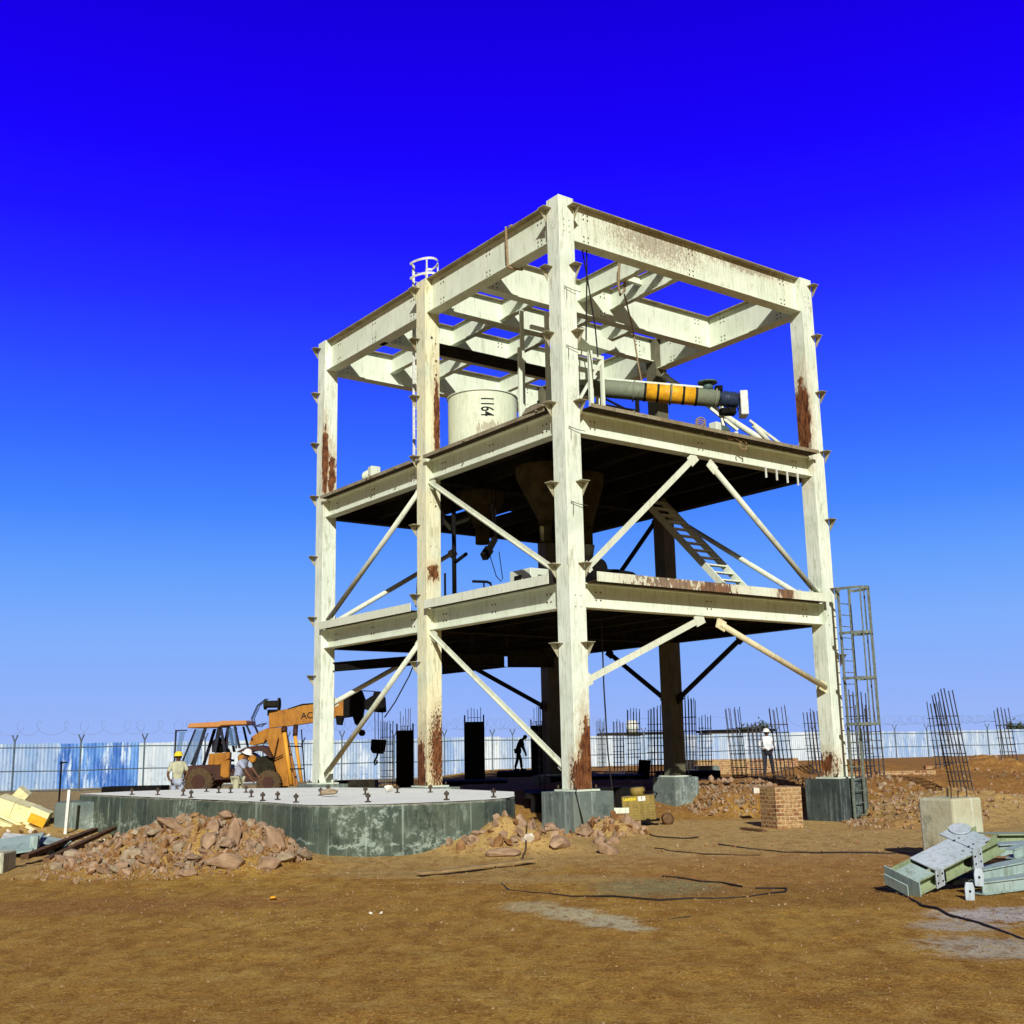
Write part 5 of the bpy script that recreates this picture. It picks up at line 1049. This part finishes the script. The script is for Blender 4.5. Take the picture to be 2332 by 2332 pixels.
    c = Vector(D['crown']); up = (c-hd).normalized(); q = up.to_track_quat('Z', 'Y').to_matrix().to_4x4()
    mb = B(); mb.T = Matrix.Translation(hd+up*.045) @ q
    if hat: mb.lathe((0, 0, 0), [(.165, -.005), (.16, .01), (.118, .015), (.112, .07), (.08, .115), (.03, .135)], 18); mb.build('helmet', hat, e)
    if hair or not hat: mb = B(); mb.T = Matrix.Translation(hd+up*.02-f*.015) @ q; mb.lathe((0, 0, 0), [(.088, -.03), (.1, .02), (.092, .075), (.05, .115), (.01, .125)], 14); mb.build('hair', M['cloth_black'], e)
    for s_ in 'lr':
        a, t_ = Vector(D['a'+s_]), Vector(D['t'+s_]); mb = B(); mb.bar(Vector((a.x, a.y-.05, .045+a.z-.10)), Vector((t_.x, t_.y+.06, .04+t_.z-.045)), .10, .09); bevel(mb.build('shoe', M['cloth_black'], e), .02, 2)
    return e
p = atY(404, 1790, 33.5); person((p.x, 33.5, gh(p.x, 33.5)), math.pi+.3, 'man in a cream shirt and yellow helmet seen from behind beside the crane', dict(el=(-.27, .06, 1.14), wl=(-.2, .2, 1.0), hl=(-.15, .27, .97), er=(.28, .04, 1.12), wr=(.24, .18, .98), hr=(.2, .26, .95)), M['cloth_cream'], M['cloth_pale'], M['hat_yellow'], sc=.99)
p = atY(545, 1790, 33.5); person((p.x-.05, 33.5, gh(p.x, 33.5)), -math.pi/2-.3, 'man in a pale shirt and white helmet leaning forward beside the crane',
    dict(belly=(0, .05, 1.1), chest=(0, .16, 1.32), neck=(0, .22, 1.46), head=(0, .27, 1.56), crown=(0, .30, 1.64), sl=(-.18, .17, 1.38), el=(-.2, .36, 1.16), wl=(-.18, .52, .98), hl=(-.17, .60, .90), sr=(.18, .17, 1.38), er=(.2, .36, 1.14), wr=(.18, .5, .95), hr=(.17, .57, .87)), M['cloth_pale'], M['cloth_cream'], M['hat_white'], sc=1.02)
p = atY(1180, 1754, 55); person((p.x, 55, .56), -math.pi/2-.25, 'dark figure bending forward on the shuttering platform in the shade',
    dict(belly=(0, .03, 1.08), chest=(0, .13, 1.29), neck=(0, .24, 1.43), head=(0, .34, 1.50), crown=(0, .41, 1.54), face=(0, .7, -.6), sl=(-.18, .17, 1.36), el=(-.21, .24, 1.06), wl=(-.2, .33, .82), hl=(-.2, .35, .74), sr=(.18, .17, 1.36), er=(.21, .26, 1.06), wr=(.2, .38, .83), hr=(.2, .41, .75), pl=(-.1, 0, .9), kl=(-.11, -.05, .5), al=(-.12, -.18, .1), tl=(-.12, -.03, .045), kr=(.11, .16, .52), ar=(.12, .2, .1), tr=(.12, .36, .045)), M['cloth_black'], M['cloth_black'], None, skin=M['cloth_dark'], sc=1.0)  # skin and clothes coloured near black to paint in the shaded silhouette
p = atY(1751, 1770, 42.6); person((p.x, 42.6, gh(p.x, 42.6)), math.pi+.15, 'man in a white shirt, dark trousers and white helmet standing behind the tower', dict(el=(-.31, .0, 1.14), wl=(-.16, .14, 1.02), hl=(-.08, .18, 1.0), er=(.31, .0, 1.14), wr=(.16, .14, 1.02), hr=(.08, .18, 1.0), kl=(-.14, .03, .5), al=(-.19, 0, .1), tl=(-.21, .13, .045), kr=(.12, .03, .5), ar=(.16, 0, .1), tr=(.18, .14, .045)), M['cloth_white'], M['cloth_dark'], M['hat_white'], sc=1.0, long_sleeve=True)
# ------------------------------------------------------------------ crane (side on, at 48 m)
k_ = .00492
cr0 = atY(360+700*.2692, 1560+937*.2692, 48.0)
cn = empty('mobile_crane', (cr0.x, 48.0, -.05), 0, 'orange pick and carry crane tractor with its boom reaching to the right', 'mobile crane')
def X(zx): return (zx-700)*k_
def Z(zy): return (937-zy)*k_
def poly(name, pts, y0, y1, m, parent=cn, bv=0):
    mb = B(); mb.prism([(X(a), Z(b)) for a, b in pts], y0, y1); o = mb.build(name, m, parent)
    if bv: bevel(o, bv)
    return o
poly('cab_roof', [(285, 390), (300, 352), (545, 345), (560, 338), (770, 338), (772, 372), (560, 376), (545, 388)], -.85, .85, M['orange_lt'], bv=.03)
cabp = poly('cab_base', [(330, 690), (600, 690), (610, 740), (700, 760), (690, 800), (520, 810), (500, 760), (430, 735), (330, 735), (245, 760), (250, 705)], -.8, .8, M['maroon'])
cab = cn
for a, b, c, d, w_ in ((430, 395, 345, 690, 26), (350, 400, 240, 690, 14), (545, 385, 510, 590, 30), (555, 390, 600, 590, 22), (610, 385, 615, 560, 12), (670, 380, 715, 560, 18), (765, 370, 800, 450, 16)):
    for y in (-.78, .72):
        mb = B(); mb.bar((X(a), y, Z(b)), (X(c), y, Z(d)), .06, w_*k_, up=(0, 1, 0)) if False else mb.prism([(X(a-w_/2), Z(b)), (X(a+w_/2), Z(b)), (X(c+w_/2), Z(d)), (X(c-w_/2), Z(d))], y, y+.06); mb.build('cab_pillar', M['cloth_dark'], cn)
mb = B(); mb.prism([(X(355), Z(405)), (X(425), Z(405)), (X(320), Z(680)), (X(250), Z(680))], -.75, -.74); mb.build('cab_window', M['glass'], cn); mb = B(); mb.prism([(X(620), Z(400)), (X(665), Z(400)), (X(700), Z(540)), (X(625), Z(540))], -.75, -.74); mb.build('cab_window', M['glass'], cn)
dr = poly('cab_door', [(203, 405), (300, 405), (300, 415), (216, 415), (212, 690), (200, 690)], -1.1, -1.06, M['cloth_dark'])
mb = B(); mb.prism([(X(240), Z(420)), (X(285), Z(420)), (X(240), Z(680)), (X(214), Z(680))], -1.09, -1.08); mb.build('pane', M['glass'], dr)
poly('seat', [(465, 500), (500, 470), (540, 490), (540, 590), (465, 590)], -.35, .25, M['dark'], bv=.04)
poly('side_panel', [(470, 600), (640, 590), (640, 640), (600, 660), (560, 690), (465, 690)], -.84, -.5, M['orange'], bv=.02)
poly('side_panel', [(570, 665), (640, 650), (640, 790), (600, 797), (568, 780)], -.87, -.5, M['orange'], bv=.03)
poly('bonnet', [(690, 620), (740, 590), (800, 600), (850, 640), (830, 680), (700, 680)], -.6, .5, M['orange'], bv=.05)
poly('fender', [(690, 590), (760, 555), (860, 540), (940, 560), (985, 640), (960, 640), (900, 590), (830, 580), (740, 600)], -.75, .65, M['maroon'])
poly('chassis', [(250, 720), (560, 740), (900, 690), (990, 720), (1000, 800), (880, 830), (500, 840), (250, 800)], -.45, .45, M['maroon'])
poly('engine', [(800, 640), (960, 620), (990, 720), (980, 790), (820, 790)], -.5, .4, M['under'], bv=.03)
for zx, zy, r_ in ((392, 862, .56), (960, 872, .48)):
    for y in (-.85, .55):
        e = empty('wheel', (X(zx), y, r_+.0), 0); e.parent = cn; e.name = 'wheel'
        mb = B(); mb.lathe((0, 0, 0), [(r_*.5, 0), (r_*.93, -.02), (r_, .04), (r_, .28), (r_*.93, .33), (r_*.5, .31)], 28, 'Y')
        for i in range(22):
            a = 2*math.pi*i/22; mb.T = Matrix.Rotation(a, 4, 'Y'); mb.box((r_*.97, .02, -.025), (r_*1.045, .15, .025)); mb.box((r_*.97, .16, .03), (r_*1.045, .3, .08)); mb.T = Matrix()
        mb.build('tyre', M['tyre'], e); mb = B(); mb.lathe((0, 0, 0), [(r_*.5, -.01), (r_*.42, .05), (r_*.12, .05), (r_*.1, -.02)], 20, 'Y'); mb.build('rim', M['maroon'], e)
poly('mast', [(925, 405), (1030, 400), (1060, 430), (1110, 640), (1165, 870), (1050, 872), (1000, 735), (960, 610), (905, 470)], -.35, -.2, M['orange'], bv=.01)
poly('mast', [(925, 405), (1030, 400), (1060, 430), (1110, 640), (1165, 870), (1050, 872), (1000, 735), (960, 610), (905, 470)], .15, .3, M['orange'], bv=.01)
poly('mast_bracket', [(770, 530), (790, 470), (850, 430), (920, 400), (925, 470), (890, 520), (800, 540)], -.3, .25, M['orange'], bv=.01)
bm_ = poly('boom', [(925, 270), (1080, 248), (1200, 215), (1310, 208), (1420, 198), (1545, 186), (1545, 318), (1420, 335), (1310, 362), (1120, 385), (930, 402)], -.25, .2, M['orange'], bv=.015)
textmesh('lettering', 'ACE 5', .36, M['black'], bm_, (X(1290), -.256, Z(305)), (math.pi/2, -.05, 0), .003)
poly('boom_edge', [(1200, 208), (1310, 202), (1310, 212), (1200, 222), (1080, 254), (1080, 246)], -.255, .2, M['dark'])
poly('boom_head', [(1545, 178), (1620, 140), (1690, 105), (1722, 190), (1790, 150), (1800, 118), (1845, 118), (1850, 160), (1885, 165), (1893, 285), (1860, 292), (1800, 285), (1710, 262), (1700, 330), (1665, 402), (1640, 380), (1622, 320), (1540, 330), (1525, 390), (1490, 385), (1480, 310), (1545, 312)], -.28, .22, M['dark'])
mb = B(); mb.path([(X(1640), 0, Z(120)), (X(1700), 0, Z(108)), (X(1790), 0, Z(115)), (X(1830), 0, Z(122))], .02, 6); mb.build('head_cable', M['dark'], cn)
poly('winch_frame', [(915, 300), (915, 250), (1000, 250), (1000, 262), (930, 275)], -.3, .3, M['dark'])
mb = B(); mb.lathe((X(950), 0, Z(205)), [(.14, -.38), (.22, -.36), (.22, -.28), (.15, -.27), (.15, .2), (.26, .21), (.26, .28)], 18, 'X'); mb.build('winch', M['under'], cn)
for p_, q_, r_ in (((1066, 440), (1130, 860), .085), ((1155, 470), (1215, 845), .07)):
    mb = B(); mb.tube((X(p_[0]), -.45, Z(p_[1])), (X(q_[0]), -.45, Z(q_[1])), r_, 14); mb.build('hydraulic_cylinder', M['ramy'], cn)
mb = B(); mb.tube((X(1150), -.2, Z(385)), (X(1155), -.45, Z(470)), .1, 12); mb.tube((X(1060), -.3, Z(400)), (X(1066), -.45, Z(440)), .12, 12); mb.build('cylinder_mount', M['maroon'], cn)
mb = B(); mb.bar((X(1208), -.5, Z(418)), (X(1245), -.5, Z(845)), .04, .05); mb.bar((X(1100), -.5, Z(552)), (X(1215), -.5, Z(556)), .04, .05); mb.bar((X(1110), -.5, Z(735)), (X(1232), -.5, Z(735)), .04, .05); mb.bar((X(1210), -.5, Z(545)), (X(1240), -.5, Z(485)), .04, .04); mb.bar((X(1020), -.5, Z(480)), (X(985), -.5, Z(660)), .03, .04); mb.bar((X(985), -.5, Z(655)), (X(1060), -.5, Z(620)), .03, .04); mb.build('stabiliser_frame', M['dark'], cn)
mb = B()
for o_ in (0, 14, -10): mb.path([(X(900+o_), -.1, Z(160)), (X(830+o_), -.1, Z(215)), (X(785+o_), -.1, Z(320)), (X(800+o_), -.1, Z(385)), (X(860), -.1, Z(375+o_)), (X(905), -.1, Z(360))], .02, 6)
mb.build('hose', M['motorblue'], cn)
mb = B()
for x_ in (1800, 1828, 1862): mb.path([(X(x_), 0, Z(285)), (X(x_+3), 0, Z(510))], .016, 5)
mb.build('hoist_rope', M['cable'], cn)
poly('hook_block', [(1775, 508), (1895, 515), (1885, 600), (1865, 630), (1785, 622), (1768, 590)], -.16, .16, M['dark'], bv=.02)
mb = B(); mb.path([(X(1826), 0, Z(625)), (X(1815), 0, Z(660)), (X(1797), 0, Z(690)), (X(1803), 0, Z(716)), (X(1820), 0, Z(700)), (X(1818), 0, Z(680))], .045, 8); mb.build('hook', M['dark'], cn)
mb = B(); mb.lathe((X(1697), -.1, Z(455)), [(.13, -.1), (.13, .1)], 14, 'Y'); mb.build('side_lamp', M['under'], cn)
# driver
person((cr0.x+X(500), 48.0-.05, Z(590)+.05-.50), -math.pi/2, 'driver seated in the dark cab of the orange crane', dict(pelvis=(0, 0, .52), belly=(0, .0, .68), chest=(0, .0, .88), neck=(0, .02, 1.04), head=(0, .04, 1.14), crown=(0, .04, 1.22), sl=(-.18, 0, .98), sr=(.18, 0, .98), el=(-.22, .16, .78), er=(.22, .16, .78), wl=(-.18, .4, .78), wr=(.18, .4, .78), hl=(-.17, .46, .8), hr=(.17, .46, .8), pl=(-.1, .05, .5), pr=(.1, .05, .5), kl=(-.12, .42, .5), kr=(.12, .42, .5), al=(-.12, .48, .12), ar=(.12, .48, .12), tl=(-.12, .6, .07), tr=(.12, .6, .07)), M['cloth_dark'], M['cloth_black'], None, skin=M['skin'])
print('objects', len(bpy.data.objects))
